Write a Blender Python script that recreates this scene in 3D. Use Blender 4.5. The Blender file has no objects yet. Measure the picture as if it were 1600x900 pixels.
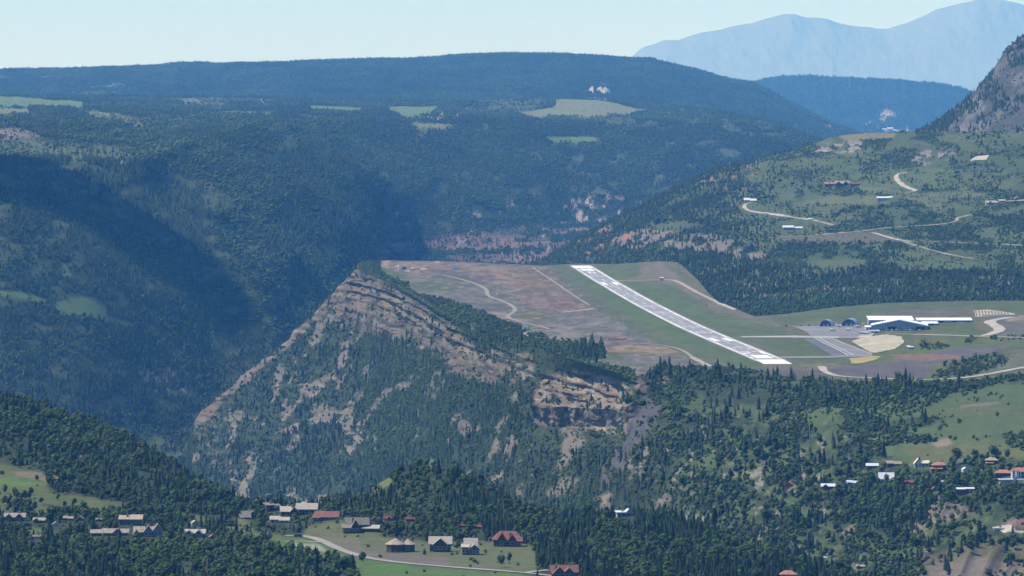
import bpy, math, random
import numpy as np
from mathutils import Vector
from mathutils.bvhtree import BVHTree
R = math.radians
rng = np.random.default_rng(11)
random.seed(11)
SC = bpy.context.scene
COL = SC.collection

# ---------------------------------------------------------------- camera, sky, sun, exposure
F, HZ, CAMZ = 8000.0, 112.0, 239.0          # focal length in photo pixels, row of eye level, camera height over the runway
PITCH = math.atan((450 - HZ) / F)
cam_d = bpy.data.cameras.new('camera'); cam = bpy.data.objects.new('camera', cam_d); COL.objects.link(cam)
cam.location = (0, 0, CAMZ); cam.rotation_euler = (math.pi / 2 - PITCH, 0, 0)
cam_d.sensor_width = 36; cam_d.lens = 36 * F / 1600; cam_d.clip_start = 5; cam_d.clip_end = 300000
SC.camera = cam
SUN_DIR = Vector((-0.56, 0.02, 0.83)).normalized()
elev = math.asin(SUN_DIR.z); azim = math.atan2(SUN_DIR.x, SUN_DIR.y)
W = bpy.data.worlds.new("World"); SC.world = W; W.use_nodes = True
nt = W.node_tree; bg = nt.nodes['Background']
sky = nt.nodes.new('ShaderNodeTexSky'); sky.sky_type = 'NISHITA'; sky.sun_disc = False
sky.sun_elevation = elev; sky.sun_rotation = azim; sky.altitude = 2700; sky.air_density = 1.0; sky.dust_density = 0.0; sky.ozone_density = 3.0
tn = nt.nodes.new('ShaderNodeVectorMath'); tn.operation = 'MULTIPLY'; tn.inputs[1].default_value = (0.56, 0.82, 1.22)
nt.links.new(sky.outputs[0], tn.inputs[0]); nt.links.new(tn.outputs[0], bg.inputs[0]); bg.inputs[1].default_value = 0.15
sl = bpy.data.lights.new('sun', 'SUN'); sl.energy = 4.8; sl.angle = R(0.53); sl.color = (1, 0.955, 0.79)
so = bpy.data.objects.new('sun', sl); COL.objects.link(so); so.rotation_euler = (-SUN_DIR).to_track_quat('-Z', 'Y').to_euler()
so.location = (0, 4000, 3000)
SC.view_settings.view_transform = 'Standard'; SC.view_settings.look = 'None'; SC.view_settings.gamma = 1
SC.view_settings.use_curve_mapping = False; SC.view_settings.exposure = 0.25
SC.render.engine = 'CYCLES'
SC.cycles.max_bounces = 4; SC.cycles.diffuse_bounces = 2; SC.cycles.glossy_bounces = 1; SC.cycles.transmission_bounces = 2; SC.cycles.volume_bounces = 1
SC.cycles.use_denoising = True
SC.cycles.filter_width = 1.5

# ---------------------------------------------------------------- projection between the view and the place
def ray(px, py):
    u = (np.asarray(px, float) - 800) / F; v = (450 - np.asarray(py, float)) / F
    c, s = math.cos(PITCH), math.sin(PITCH)
    return u, c + v * s, -s + v * c
def at(px, py, D):
    dx, dy, dz = ray(px, py); t = np.asarray(D, float) / dy
    return np.stack([dx * t, dy * t, CAMZ + dz * t], -1)
def proj(P):
    P = np.asarray(P, float); c, s = math.cos(PITCH), math.sin(PITCH)
    x, y, z = P[..., 0], P[..., 1], P[..., 2] - CAMZ
    w = y * c - z * s; v = y * s + z * c
    return 800 + F * x / w, 450 - F * v / w, w

# ---------------------------------------------------------------- noise
def _h(ix, iy, seed):
    with np.errstate(over='ignore'):
        h = (ix.astype(np.int64) * 374761393 + iy.astype(np.int64) * 668265263 + seed * 1442695041) & 0xffffffff
        h = ((h ^ (h >> 13)) * 1274126177) & 0xffffffff
        h = ((h ^ (h >> 15)) * 2246822519) & 0xffffffff
        h = h ^ (h >> 16)
    return h / 2147483648.0 - 1.0
def vn(x, y, seed=0):
    x = np.asarray(x, float); y = np.asarray(y, float)
    ix = np.floor(x); iy = np.floor(y); fx = x - ix; fy = y - iy
    fx = fx * fx * fx * (fx * (fx * 6 - 15) + 10); fy = fy * fy * fy * (fy * (fy * 6 - 15) + 10)
    a = _h(ix, iy, seed); b = _h(ix + 1, iy, seed); c = _h(ix, iy + 1, seed); d = _h(ix + 1, iy + 1, seed)
    return (a + (b - a) * fx) * (1 - fy) + (c + (d - c) * fx) * fy
def fbm(x, y, s, o=4, seed=0, g=0.5, rid=False):
    t = 0; a = 1.0; n = 0
    for k in range(o):
        q = vn(x / s * 2 ** k + 17.3 * k, y / s * 2 ** k - 9.1 * k, seed + k)
        if rid: q = 1 - 2 * np.abs(q)
        t = t + a * q; n += a; a *= g
    return t / n
def sst(a, b, x):
    t = np.clip((x - a) / (b - a), 0, 1); return t * t * (3 - 2 * t)
def poly_mask(px, py, poly, feather=3, warp=3, seed=5):
    out = np.zeros(px.shape); P = np.array(poly, float)
    m = feather + warp * 2
    sel = (px > P[:, 0].min() - m) & (px < P[:, 0].max() + m) & (py > P[:, 1].min() - m) & (py < P[:, 1].max() + m)
    if not sel.any(): return out
    x = px[sel]; y = py[sel]
    wx = x + warp * fbm(x, y * 2, 26, 3, seed); wy = y + 0.6 * warp * fbm(x, y * 2, 26, 3, seed + 9)
    inside = np.zeros(x.shape, bool); dmin = np.full(x.shape, 1e9)
    for i in range(len(P)):
        x1, y1 = P[i]; x2, y2 = P[(i + 1) % len(P)]
        cond = ((y1 > wy) != (y2 > wy)) & (wx < (x2 - x1) * (wy - y1) / (y2 - y1 + 1e-9) + x1)
        inside ^= cond
        L2 = (x2 - x1) ** 2 + (y2 - y1) ** 2 + 1e-9
        t = np.clip(((wx - x1) * (x2 - x1) + (wy - y1) * (y2 - y1)) / L2, 0, 1)
        dmin = np.minimum(dmin, np.hypot(wx - x1 - t * (x2 - x1), wy - y1 - t * (y2 - y1)))
    sd = np.where(inside, dmin, -dmin)
    out[sel] = sst(-feather, feather, sd)
    return out

# ---------------------------------------------------------------- materials
def new_mat(name):
    m = bpy.data.materials.new(name); m.use_nodes = True
    return m, m.node_tree, m.node_tree.nodes['Principled BSDF']
def ground_mat(name, s1, s2, amt, bump, bs):
    m, t, b = new_mat(name); N = t.nodes; L = t.links
    at_ = N.new('ShaderNodeAttribute'); at_.attribute_name = 'tone'
    tc = N.new('ShaderNodeTexCoord')
    n1 = N.new('ShaderNodeTexNoise'); n1.inputs['Scale'].default_value = 1 / s1; n1.inputs['Detail'].default_value = 5; n1.inputs['Roughness'].default_value = 0.65
    n2 = N.new('ShaderNodeTexNoise'); n2.inputs['Scale'].default_value = 1 / s2; n2.inputs['Detail'].default_value = 3
    L.new(tc.outputs['Object'], n1.inputs[0]); L.new(tc.outputs['Object'], n2.inputs[0])
    ad = N.new('ShaderNodeMath'); ad.operation = 'ADD'; L.new(n1.outputs[0], ad.inputs[0]); L.new(n2.outputs[0], ad.inputs[1])
    mr = N.new('ShaderNodeMapRange'); mr.inputs[1].default_value = 0.6; mr.inputs[2].default_value = 1.4
    mr.inputs[3].default_value = 1 - amt; mr.inputs[4].default_value = 1 + amt; L.new(ad.outputs[0], mr.inputs[0])
    mx = N.new('ShaderNodeVectorMath'); mx.operation = 'SCALE'; L.new(at_.outputs['Color'], mx.inputs[0]); L.new(mr.outputs[0], mx.inputs['Scale'])
    L.new(mx.outputs[0], b.inputs['Base Color']); b.inputs['Roughness'].default_value = 0.95; b.inputs['Specular IOR Level'].default_value = 0.15
    if bump:
        n3 = N.new('ShaderNodeTexNoise'); n3.inputs['Scale'].default_value = 1 / bs; n3.inputs['Detail'].default_value = 5; L.new(tc.outputs['Object'], n3.inputs[0])
        bp = N.new('ShaderNodeBump'); bp.inputs['Strength'].default_value = 1; bp.inputs['Distance'].default_value = bump
        L.new(n3.outputs[0], bp.inputs['Height']); L.new(bp.outputs[0], b.inputs['Normal'])
    return m
def leaf_mat():
    m, t, b = new_mat('foliage'); N = t.nodes; L = t.links
    at_ = N.new('ShaderNodeAttribute'); at_.attribute_name = 'tone'
    L.new(at_.outputs['Color'], b.inputs['Base Color']); b.inputs['Roughness'].default_value = 0.8; b.inputs['Specular IOR Level'].default_value = 0.2
    return m
def plain(name, c, rough=0.8, metal=0, noise=0.12, scale=1.2, spec=0.3):
    m, t, b = new_mat(name); N = t.nodes; L = t.links
    tc = N.new('ShaderNodeTexCoord'); n = N.new('ShaderNodeTexNoise'); n.inputs['Scale'].default_value = scale; n.inputs['Detail'].default_value = 4
    L.new(tc.outputs['Object'], n.inputs[0])
    cr = N.new('ShaderNodeMapRange'); cr.inputs[1].default_value = .3; cr.inputs[2].default_value = .7; cr.inputs[3].default_value = 1 - noise; cr.inputs[4].default_value = 1 + noise
    L.new(n.outputs[0], cr.inputs[0])
    v = N.new('ShaderNodeVectorMath'); v.operation = 'SCALE'; v.inputs[0].default_value = c[:3]; L.new(cr.outputs[0], v.inputs['Scale'])
    L.new(v.outputs[0], b.inputs['Base Color']); b.inputs['Roughness'].default_value = rough; b.inputs['Metallic'].default_value = metal; b.inputs['Specular IOR Level'].default_value = spec
    return m

# ---------------------------------------------------------------- tagging
def tag(o, label=None, cat=None, group=None, kind=None):
    for k, v in (('label', label), ('category', cat), ('group', group), ('kind', kind)):
        if v: o[k] = v
    return o
def mesh_obj(name, verts, faces, mat, parent=None):
    me = bpy.data.meshes.new(name)
    if isinstance(verts, np.ndarray):
        me.vertices.add(len(verts)); me.vertices.foreach_set('co', verts.astype(np.float32).ravel())
        k = faces.shape[1]
        me.loops.add(len(faces) * k); me.loops.foreach_set('vertex_index', faces.astype(np.int32).ravel())
        me.polygons.add(len(faces)); me.polygons.foreach_set('loop_start', np.arange(0, len(faces) * k, k, dtype=np.int32))
        me.polygons.foreach_set('loop_total', np.full(len(faces), k, np.int32)); me.update(calc_edges=True)
    else:
        me.from_pydata(verts, [], faces); me.update()
    for m in (mat if isinstance(mat, (list, tuple)) else [mat]): me.materials.append(m)
    o = bpy.data.objects.new(name, me); COL.objects.link(o)
    if parent: o.parent = parent
    return o
def set_tone(me, col):
    a = me.color_attributes.new('tone', 'FLOAT_COLOR', 'POINT')
    c = np.ones((len(me.vertices), 4), np.float32); c[:, :3] = col
    a.data.foreach_set('color', c.ravel())

# ---------------------------------------------------------------- terrain patches
GTONE = 0.65
PATCH = {}
def smooth1(a, k):
    if k < 1: return a
    n = int(k * 3); w = np.exp(-0.5 * (np.arange(-n, n + 1) / k) ** 2); w /= w.sum()
    return np.convolve(np.pad(a, n, mode='edge'), w, 'valid')
def terrain(name, px0, px1, step, rows, paint, mat, smooth=9, relief=None, post=None):
    """rows from the front/bottom to the back/top: (polyline [(px,py,D)...], cells up to the next row)"""
    cols = np.arange(px0, px1 + step, step); RR = []
    for pl, n in rows:
        a = np.array(pl, float)
        py = smooth1(np.interp(cols, a[:, 0], a[:, 1]), smooth / step); D = smooth1(np.interp(cols, a[:, 0], a[:, 2]), smooth / step * 1.5)
        if name in ('hills', 'far_hills', 'canyon_hills'): D = D + np.maximum(0, D - 7500) ** 1.12 * 0.30
        RR.append((at(cols, py, D), n))
    G = []; V = []
    for i in range(len(RR) - 1):
        A, n = RR[i]; B = RR[i + 1][0]
        for k in range(n):
            t = k / n; G.append(A * (1 - t) + B * t); V.append(i + t)
    G.append(RR[-1][0]); V.append(len(RR) - 1.0)
    G = np.array(G); V = np.repeat(np.array(V)[:, None], len(cols), 1)
    U = np.repeat(cols[None, :], G.shape[0], 0)
    if relief is not None: G = relief(G, U, V)

    px, py, w = proj(G)
    # slope as a help for painting
    du = np.gradient(G, axis=1); dv = np.gradient(G, axis=0)
    nn = np.cross(du, dv); nn /= np.linalg.norm(nn, axis=-1, keepdims=True) + 1e-9
    nn[nn[..., 2] < 0] *= -1
    tone, dens = paint(dict(G=G, px=px, py=py, U=U, V=V, n=nn, x=G[..., 0], y=G[..., 1], z=G[..., 2]))
    h, w_ = G.shape[:2]; idx = np.arange(h * w_).reshape(h, w_)
    faces = np.stack([idx[:-1, :-1], idx[:-1, 1:], idx[1:, 1:], idx[1:, :-1]], -1).reshape(-1, 4)
    verts = G.reshape(-1, 3)
    o = mesh_obj(name, verts, faces, mat); o['kind'] = 'structure'
    set_tone(o.data, tone.reshape(-1, 3) * GTONE)
    o.data.polygons.foreach_set('use_smooth', np.ones(len(faces), bool))
    cs = 2
    sub = G[::cs, ::cs]; hh, ww = sub.shape[:2]; ii = np.arange(hh * ww).reshape(hh, ww)
    PATCH[name] = dict(G=G, dens=dens, tone=tone, o=o, px=px, py=py)
    ff = np.stack([idx[:-1, :-1], idx[:-1, 1:], idx[1:, 1:], idx[1:, :-1]], -1).reshape(-1, 4)
    PATCH[name]['bvh'] = BVHTree.FromPolygons(verts.tolist(), ff.tolist())
    return o
def hit(px, py, names=None):
    for k in range(30):
        h = hit1(px, py + k * 1.0, names)
        if h is not None: return h
def hit1(px, py, names=None):
    dx, dy, dz = ray(px, py); d = Vector((float(dx), float(dy), float(dz))); d.normalize(); best = None
    for n in (names or PATCH):
        if n not in PATCH: continue
        r = PATCH[n]['bvh'].ray_cast(Vector((0, 0, CAMZ)), d)
        if r[0] is not None and (best is None or r[3] < best[3]): best = r
    return best[0] if best else None
def drop(x, y, names=None):
    best = None
    for n in (names or PATCH):
        r = PATCH[n]['bvh'].ray_cast(Vector((x, y, 2500)), Vector((0, 0, -1)))
        if r[0] is not None and (best is None or r[0].z > best.z): best = r[0]
    return best
def lerp(a, b, m): return a + (np.asarray(b) - a) * m[..., None]
def shade(c, shape): return np.zeros(shape + (3,)) + np.array(c)
ROCK = (0.34, 0.25, 0.185); ROCKR = (0.33, 0.16, 0.11); ROCKG = (0.30, 0.27, 0.24); SHALE = (0.15, 0.135, 0.14)
UNDER = (0.045, 0.062, 0.028); GRASS = (0.115, 0.165, 0.05); DRY = (0.19, 0.18, 0.085); SOIL = (0.22, 0.175, 0.14)
def apply_regions(q, tone, dens, regs):
    """regs: (polygon, colour or None, (conifer, aspen, brush) multipliers or None, feather, warp)"""
    for i, (poly, c, mul, fe, wa) in enumerate(regs):
        m = poly_mask(q['px'], q['py'], poly, fe, wa, 31 + i)
        if c is not None:
            tone = lerp(tone, np.array(c), m)
        if mul is not None:
            for k in range(3): dens[k] = dens[k] * (1 + (mul[k] - 1) * m)
    return tone, dens
# ================================================================ TERRAIN
M_far = ground_mat('far_ground', 60, 14, 0.22, 0, 1)
M_near = ground_mat('hill_ground', 14, 2.5, 0.33, 0.6, 2.5)
M_top = ground_mat('mesa_ground', 30, 4, 0.20, 0.05, 3)

# --- far mountains on the horizon
def rel_sal(G, U, V):
    s = np.clip(V / 2, 0, 1)
    G[..., 2] += (fbm(U, V * 90, 50, 5, 3, 0.6) * 34 + fbm(U + V * 40, V * 70, 30, 4, 8, .6, True) * 26) * np.where(V > 1.9, 0.5, 0.9) * (V > .01)
    return G
def paint_sal(q):
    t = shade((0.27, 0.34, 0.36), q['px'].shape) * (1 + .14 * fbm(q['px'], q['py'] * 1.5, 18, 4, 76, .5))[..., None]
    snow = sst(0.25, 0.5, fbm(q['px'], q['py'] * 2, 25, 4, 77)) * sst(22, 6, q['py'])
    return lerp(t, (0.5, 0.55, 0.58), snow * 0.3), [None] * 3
terrain('mountains', 960, 1760, 2.5, [
    ([(960, 170, 62000), (1760, 170, 62000)], 10),
    ([(960, 122, 67500), (1060, 108, 67500), (1300, 98, 67500), (1760, 90, 67500)], 24),
    ([(960, 118, 70000), (985, 92, 70000), (1003, 76, 70000), (1040, 62, 70000), (1060, 63, 70000), (1090, 52, 70000), (1140, 44, 70000), (1165, 38, 70000), (1210, 26, 70000),
      (1238, 21, 70000), (1262, 29, 70000), (1285, 29, 70000), (1330, 41, 70000), (1385, 46, 70000), (1420, 36, 70000), (1460, 16, 70000), (1490, 8, 70000), (1530, -2, 70000), (1560, 0, 70000), (1600, 8, 70000), (1680, 25, 70000), (1760, 60, 70000)], 4),
    ([(960, 150, 74000), (1760, 150, 74000)], 1)], paint_sal, M_far, smooth=4, relief=rel_sal)

# --- blue ridge behind the gap
def rel_blue(G, U, V):
    G[..., 2] += (fbm(G[..., 0], G[..., 1], 420, 5, 21) * 30 + fbm(U, V * 40, 28, 3, 23, .5, True) * 26) * np.interp(V, [0, 1, 1.9, 2, 3], [1, 1, .8, .15, .3])
    return G
def paint_blue(q):
    t = shade(UNDER, q['px'].shape); d = [np.full(q['px'].shape, v) for v in (0.0075, 0.002, 0.0)]
    rk = poly_mask(q['px'], q['py'], [(1355, 195), (1378, 170), (1405, 175), (1425, 205), (1400, 215)], 6, 8) * sst(0.0, .3, fbm(q['px'], q['py'], 9, 3, 5))
    t = lerp(t, (0.42, 0.37, 0.33), rk)
    d[0] = d[0] * (1 - rk); d[0][q['V'] > 2.3] = 0; d[1][q['V'] > 2.3] = 0
    return t, d
terrain('hills', 1100, 1620, 2.0, [
    ([(1100, 300, 16000), (1620, 300, 16000)], 40), ([(1100, 215, 17000), (1620, 215, 17000)], 60),
    ([(1100, 150, 18300), (1180, 128, 18300), (1215, 120, 18300), (1260, 119, 18300), (1340, 124, 18300), (1400, 127, 18300), (1455, 131, 18300), (1495, 135, 18300), (1515, 142, 18300), (1560, 165, 18300), (1620, 190, 18300)], 6),
    ([(1100, 260, 19500), (1620, 260, 19500)], 1)], paint_blue, M_far, smooth=5, relief=rel_blue)

# --- skyline ridge
SKYL = [(-200, 112, 14000), (0, 112, 14000), (100, 109, 14000), (240, 103, 14000), (290, 99, 14000), (345, 101, 14000), (400, 100, 14000), (470, 97, 14000), (540, 95, 14000), (640, 93, 14000), (720, 87, 14000), (800, 86, 14000), (860, 85, 14000),
        (940, 89, 14000), (985, 92, 14000), (1020, 93, 14000), (1050, 102, 14000), (1090, 110, 14000), (1140, 125, 14000), (1180, 131, 14000), (1215, 150, 14000), (1250, 168, 14000), (1290, 188, 14000), (1330, 204, 14000), (1400, 230, 14000)]
def rel_sky(G, U, V):
    a = np.interp(V, [0, 1, 1.9, 2, 3], [1, 1, .7, .10, .3])
    G[..., 2] += (fbm(G[..., 0], G[..., 1], 520, 5, 41) * 26 + fbm(G[..., 0] + G[..., 1] * .35, G[..., 1] * .35, 240, 3, 43, .5, True) * 24) * a
    return G
def paint_sky(q):
    px, py = q['px'], q['py']
    t = shade((0.05, 0.07, 0.033), px.shape); mix = sst(-.05, .4, fbm(px * 1.0, py * 2.5, 60, 4, 51))
    op = sst(.18, .3, fbm(px, py * 6, 60, 4, 53)) * sst(108, 125, py) * sst(900, 700, px); t = lerp(t, (.10, .13, .055), op)
    d = [0.0105 * (1 - .9 * op) * (0.35 + mix * .9), (1 - .9 * op) * 0.010 * (1.15 - mix * .9), 0.002 * np.ones(px.shape)]
    rk = poly_mask(px, py, [(918, 140), (925, 132), (945, 133), (952, 143), (948, 155), (925, 156), (912, 150)], 3, 6) * sst(-.15, .2, fbm(px, py, 6, 3, 5))
    t = lerp(t, (0.55, 0.5, 0.45), rk); rk2 = poly_mask(px, py, [(1280, 195), (1300, 192), (1310, 208), (1285, 212)], 5, 6) * sst(0, .2, fbm(px, py, 6, 3, 6))
    t = lerp(t, (0.35, 0.22, 0.17), rk2); k = 1 - np.maximum(rk, rk2)
    d = [a * k for a in d]
    regs = [([(40, 121), (95, 119), (85, 123), (45, 124)], (0.14, 0.17, 0.06), (0, 0, 0), 1.5, 3), ([(130, 137), (190, 131), (200, 135), (150, 139)], (0.14, 0.17, 0.06), (0, 0, 0), 1.5, 3),
            ([(330, 124), (440, 119), (445, 122), (335, 127)], (0.12, 0.15, 0.06), (.2, .2, 0), 2, 4)]
    t, d = apply_regions(q, t, d, regs)
    for a in d: a[q['V'] > 2.4] = 0
    return t, d
terrain('far_hills', -240, 1420, 2.0, [
    ([(-240, 260, 11500), (1420, 300, 11500)], 20), ([(-240, 175, 12200), (500, 170, 12200), (1000, 175, 12200), (1250, 215, 12200), (1420, 260, 12200)], 90),
    (SKYL, 6), ([(-240, 180, 15200), (1420, 290, 15200)], 1)], paint_sky, M_far, smooth=4, relief=rel_sky)

# --- middle mesa and the canyon wall on its near side
def rel_mid(G, U, V):
    x, y = G[..., 0], G[..., 1]
    a = np.interp(V, [0, 1, 2, 3, 4, 5, 5.6, 6, 7], [1, 1, 1, 1, .45, .35, .25, .08, .3]) * (1 - .72 * sst(560, 640, U) * sst(2.5, 1.9, V))
    big = fbm(x + 300, y, 520, 4, 61) * 34
    u = x * 0.9 + y * 0.32; v = -x * 0.32 + y * 0.9
    gul = fbm(u, v * 0.42, 300, 4, 63, .45, True) * 40
    leftw = sst(500, 100, U)
    u2 = x * .5 + y * .86; v2 = x * .86 - y * .5
    gul2 = fbm(u2, v2 * .35, 380, 4, 66, .45, True) * 13
    G[..., 2] += (big + gul * (1 - leftw) + gul2 * leftw) * a * np.interp(V, [0, 3.6, 4.2, 7], [1, 1, .35, .3])
    return G
def paint_mid(q):
    px, py, V = q['px'], q['py'], q['V']
    t = shade((0.045, 0.062, 0.03), px.shape)
    mix = sst(-.12, .42, fbm(px + py * .5, py * 2.0, 70, 4, 71))
    plat = sst(3.95, 4.3, V)
    d = [0.010 * (0.25 + mix), 0.010 * (1.15 - mix), np.full(px.shape, 0.004)]
    d[2] = d[2] * (1 + 2.0 * sst(0, .3, fbm(px, py * 2, 40, 3, 72)))
    # open patches everywhere, small
    op = np.maximum(sst(.22, .36, fbm(px, py * 2.4, 30, 4, 73)), sst(.05, .2, fbm(px, py * 5, 46, 4, 74)) * sst(4.0, 4.3, V))
    t = lerp(t, (0.10, 0.13, 0.05), op * .8); d = [d[0] * (1 - .96 * op), d[1] * (1 - .93 * op), d[2] * (1 - .4 * op)]
    # lower right of the wall: red and pale broken rock
    rk = poly_mask(px, py, [(590, 440), (610, 378), (690, 366), (740, 366), (800, 355), (880, 352), (940, 350), (980, 345), (1000, 360), (960, 430)], 8, 8)
    st = sst(-.10, .12, fbm(px * .45, py * 3.2, 36, 5, 75, .65)) * rk
    t = lerp(t, (.20, .125, .10), st); d = [d[0] * (1 - .8 * st), d[1] * (1 - .95 * st), d[2] * (1 - st)]
    bands = sst(.0, .5, np.sin(q['z'] / 4.2 + 1.6 * fbm(px, py, 60, 3, 4))) * st; t = lerp(t, (0.30, 0.19, 0.15), bands)
    pale = poly_mask(px, py, [(870, 322), (895, 310), (930, 308), (930, 340), (905, 352), (880, 345)], 5, 9) * sst(-.1, .15, fbm(px * 1.6, py, 9, 3, 76))
    pale = np.maximum(pale, poly_mask(px, py, [(930, 345), (1000, 315), (1035, 303), (1040, 312), (990, 335), (945, 360)], 5, 9) * sst(.0, .2, fbm(px * 1.6, py, 9, 3, 78)))
    pale = np.maximum(pale, poly_mask(px, py, [(370, 300), (395, 310), (398, 330), (372, 330)], 5, 9) * sst(.1, .3, fbm(px * 1.6, py, 9, 3, 79)))
    pale = np.maximum(pale, poly_mask(px, py, [(640, 170), (720, 165), (720, 190), (640, 195)], 8, 9) * sst(.15, .35, fbm(px * 1.6, py, 8, 3, 79)))
    pale = np.maximum(pale, poly_mask(px, py, [(215, 575), (280, 575), (290, 610), (230, 610)], 8, 9) * sst(.12, .3, fbm(px * 1.4, py, 9, 3, 80)))
    scat = sst(.38, .5, fbm(px * 1.8, py, 14, 4, 81)) * sst(280, 330, py) * sst(480, 560, px) * .8
    pale = np.maximum(pale, scat)
    t = lerp(t, (0.45, 0.37, 0.33), pale); d = [d[0] * (1 - .9 * pale), d[1] * (1 - pale), d[2] * (1 - pale)]
    MG = (0.155, 0.23, 0.06); MD = (0.22, 0.24, 0.10)
    Z = (0, 0, 0.02)
    regs = [([(0, 385), (60, 392), (120, 420), (150, 445), (110, 450), (50, 430), (0, 420)], (.07, .10, .04), (.2, 1.6, 1), 6, 8), ([(60, 520), (150, 540), (230, 600), (200, 610), (120, 575)], (.07, .10, .04), (.2, 1.8, 1), 6, 10), ([(170, 380), (260, 420), (330, 470), (360, 540), (330, 540), (250, 470)], (.07, .10, .04), (.25, 1.7, 1), 8, 10), ([(400, 175), (470, 190), (520, 240), (500, 260), (440, 215)], (.08, .10, .045), (.4, 1.4, 1), 6, 8), ([(300, 190), (350, 230), (420, 300), (400, 310), (330, 250)], (.08, .10, .045), (.4, 1.5, 1), 6, 8), ([(800, 178), (830, 172), (865, 168), (868, 156), (920, 153), (1010, 171), (1060, 172), (1000, 176), (930, 182), (830, 184)], MD, Z, 1.5, 4),
            ([(602, 167), (690, 166), (675, 178), (640, 184), (610, 178)], MG, Z, 1.5, 3), ([(485, 165), (565, 168), (562, 176), (482, 174)], MG, Z, 1.2, 2),
            ([(-60, 152), (0, 150), (60, 154), (130, 159), (128, 170), (60, 169), (-60, 165)], MG, Z, 1.2, 2), ([(-60, 169), (44, 170), (44, 181), (-60, 181)], MD, Z, 1.5, 3),
            ([(120, 172), (185, 177), (240, 189), (220, 199), (150, 189)], MD, (.03, .05, .3), 3, 5),
            ([(-20, 205), (40, 200), (60, 212), (10, 220)], (0.25, .2, .16), (.3, .1, .5), 4, 6),
            ([(250, 152), (420, 153), (440, 160), (330, 164), (250, 160)], MD, (.05, .1, .3), 2, 4), ([(300, 172), (420, 174), (430, 181), (310, 181)], MG, (.08, .15, .3), 2, 5), ([(640, 190), (720, 196), (700, 205), (640, 200)], MD, (.08, .15, .3), 2, 5),
            ([(850, 214), (910, 212), (950, 218), (900, 224), (860, 221)], MG, Z, 1.5, 4),
            ([(-60, 225), (60, 218), (215, 232), (215, 252), (60, 249), (-60, 247)], (0.12, 0.15, 0.06), (.08, .2, .6), 3, 3),
            ([(140, 246), (200, 252), (200, 256), (140, 252)], (.35, .3, .25), (.1, .1, .1), 1.5, 3),
            ([(-60, 248), (120, 250), (210, 253), (262, 258), (320, 300), (345, 345), (330, 372), (250, 372), (150, 335), (60, 300), (-60, 285)], None, (2.4, 0.03, 0.0), 12, 10),
            ([(84, 472), (120, 465), (150, 464), (165, 482), (170, 500), (120, 492), (90, 490)], MG, Z, 1.5, 3),
            ([(-20, 452), (40, 456), (75, 470), (70, 475), (30, 466), (-20, 462)], MG, Z, 2, 3), ([(160, 492), (215, 505), (210, 511), (160, 503)], MG, (.1, .2, 1), 2, 4),
            ([(740, 155), (800, 150), (862, 154), (870, 170), (800, 172), (740, 165)], None, (2.0, 1.0, 0), 3, 3),
            ([(90, 410), (103, 412), (112, 432), (102, 430)], MG, Z, 2, 3)]
    t, d = apply_regions(q, t, d, regs)
    d[0] = d[0] * (1 - .45 * plat); d[1] = d[1] * (1 - .3 * plat)
    for a in d: a[V > 6.4] = 0
    hid = 1.0
    d = [a * hid for a in d]
    return t, d
terrain('canyon_hills', -240, 1440, 1.8, [
    ([(-240, 900, 5800), (100, 820, 5800), (240, 790, 6200), (400, 720, 6550), (560, 540, 7800), (700, 470, 8600), (1440, 470, 8600)], 24),
    ([(-240, 640, 6300), (0, 640, 6300), (120, 660, 6400), (240, 695, 6560), (320, 670, 6680), (400, 600, 6860), (480, 530, 7200), (560, 465, 7800), (640, 425, 8450), (800, 415, 8850), (900, 412, 8950), (1440, 412, 8950)], 90),
    ([(-240, 470, 6600), (0, 470, 6600), (150, 480, 6750), (300, 470, 6980), (420, 420, 7350), (520, 385, 7900), (640, 370, 8750), (900, 350, 9500), (1440, 340, 9600)], 90),
    ([(-240, 340, 6900), (0, 345, 6900), (150, 350, 7020), (300, 340, 7350), (420, 320, 7800), (540, 295, 8450), (700, 285, 9300), (900, 275, 9800), (1100, 270, 9900), (1440, 280, 10000)], 80),
    ([(-240, 248, 7200), (0, 248, 7200), (120, 251, 7280), (210, 252, 7420), (262, 240, 7700), (330, 215, 8150), (450, 195, 8900), (600, 190, 9900), (800, 196, 10100), (1000, 205, 10200), (1160, 215, 10200), (1270, 235, 10250), (1440, 300, 10300)], 50),
    ([(-240, 200, 8200), (0, 200, 8200), (150, 200, 8400), (300, 185, 9400), (600, 178, 10500), (800, 184, 10500), (1000, 186, 10500), (1160, 195, 10450), (1250, 212, 10450), (1300, 230, 10450), (1440, 300, 10450)], 46),
    ([(-240, 148, 11600), (0, 149, 11600), (200, 150, 11600), (400, 152, 11600), (560, 158, 11500), (740, 158, 11400), (800, 154, 11400), (860, 154, 11400), (950, 157, 11400), (1010, 168, 11300), (1080, 170, 11200), (1160, 180, 11000), (1220, 196, 10800), (1272, 214, 10700), (1310, 236, 10600), (1440, 320, 10500)], 8),
    ([(-240, 230, 12400), (800, 230, 12400), (1200, 300, 12000), (1440, 400, 11500)], 1)], paint_mid, M_far, smooth=8, relief=rel_mid)

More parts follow.
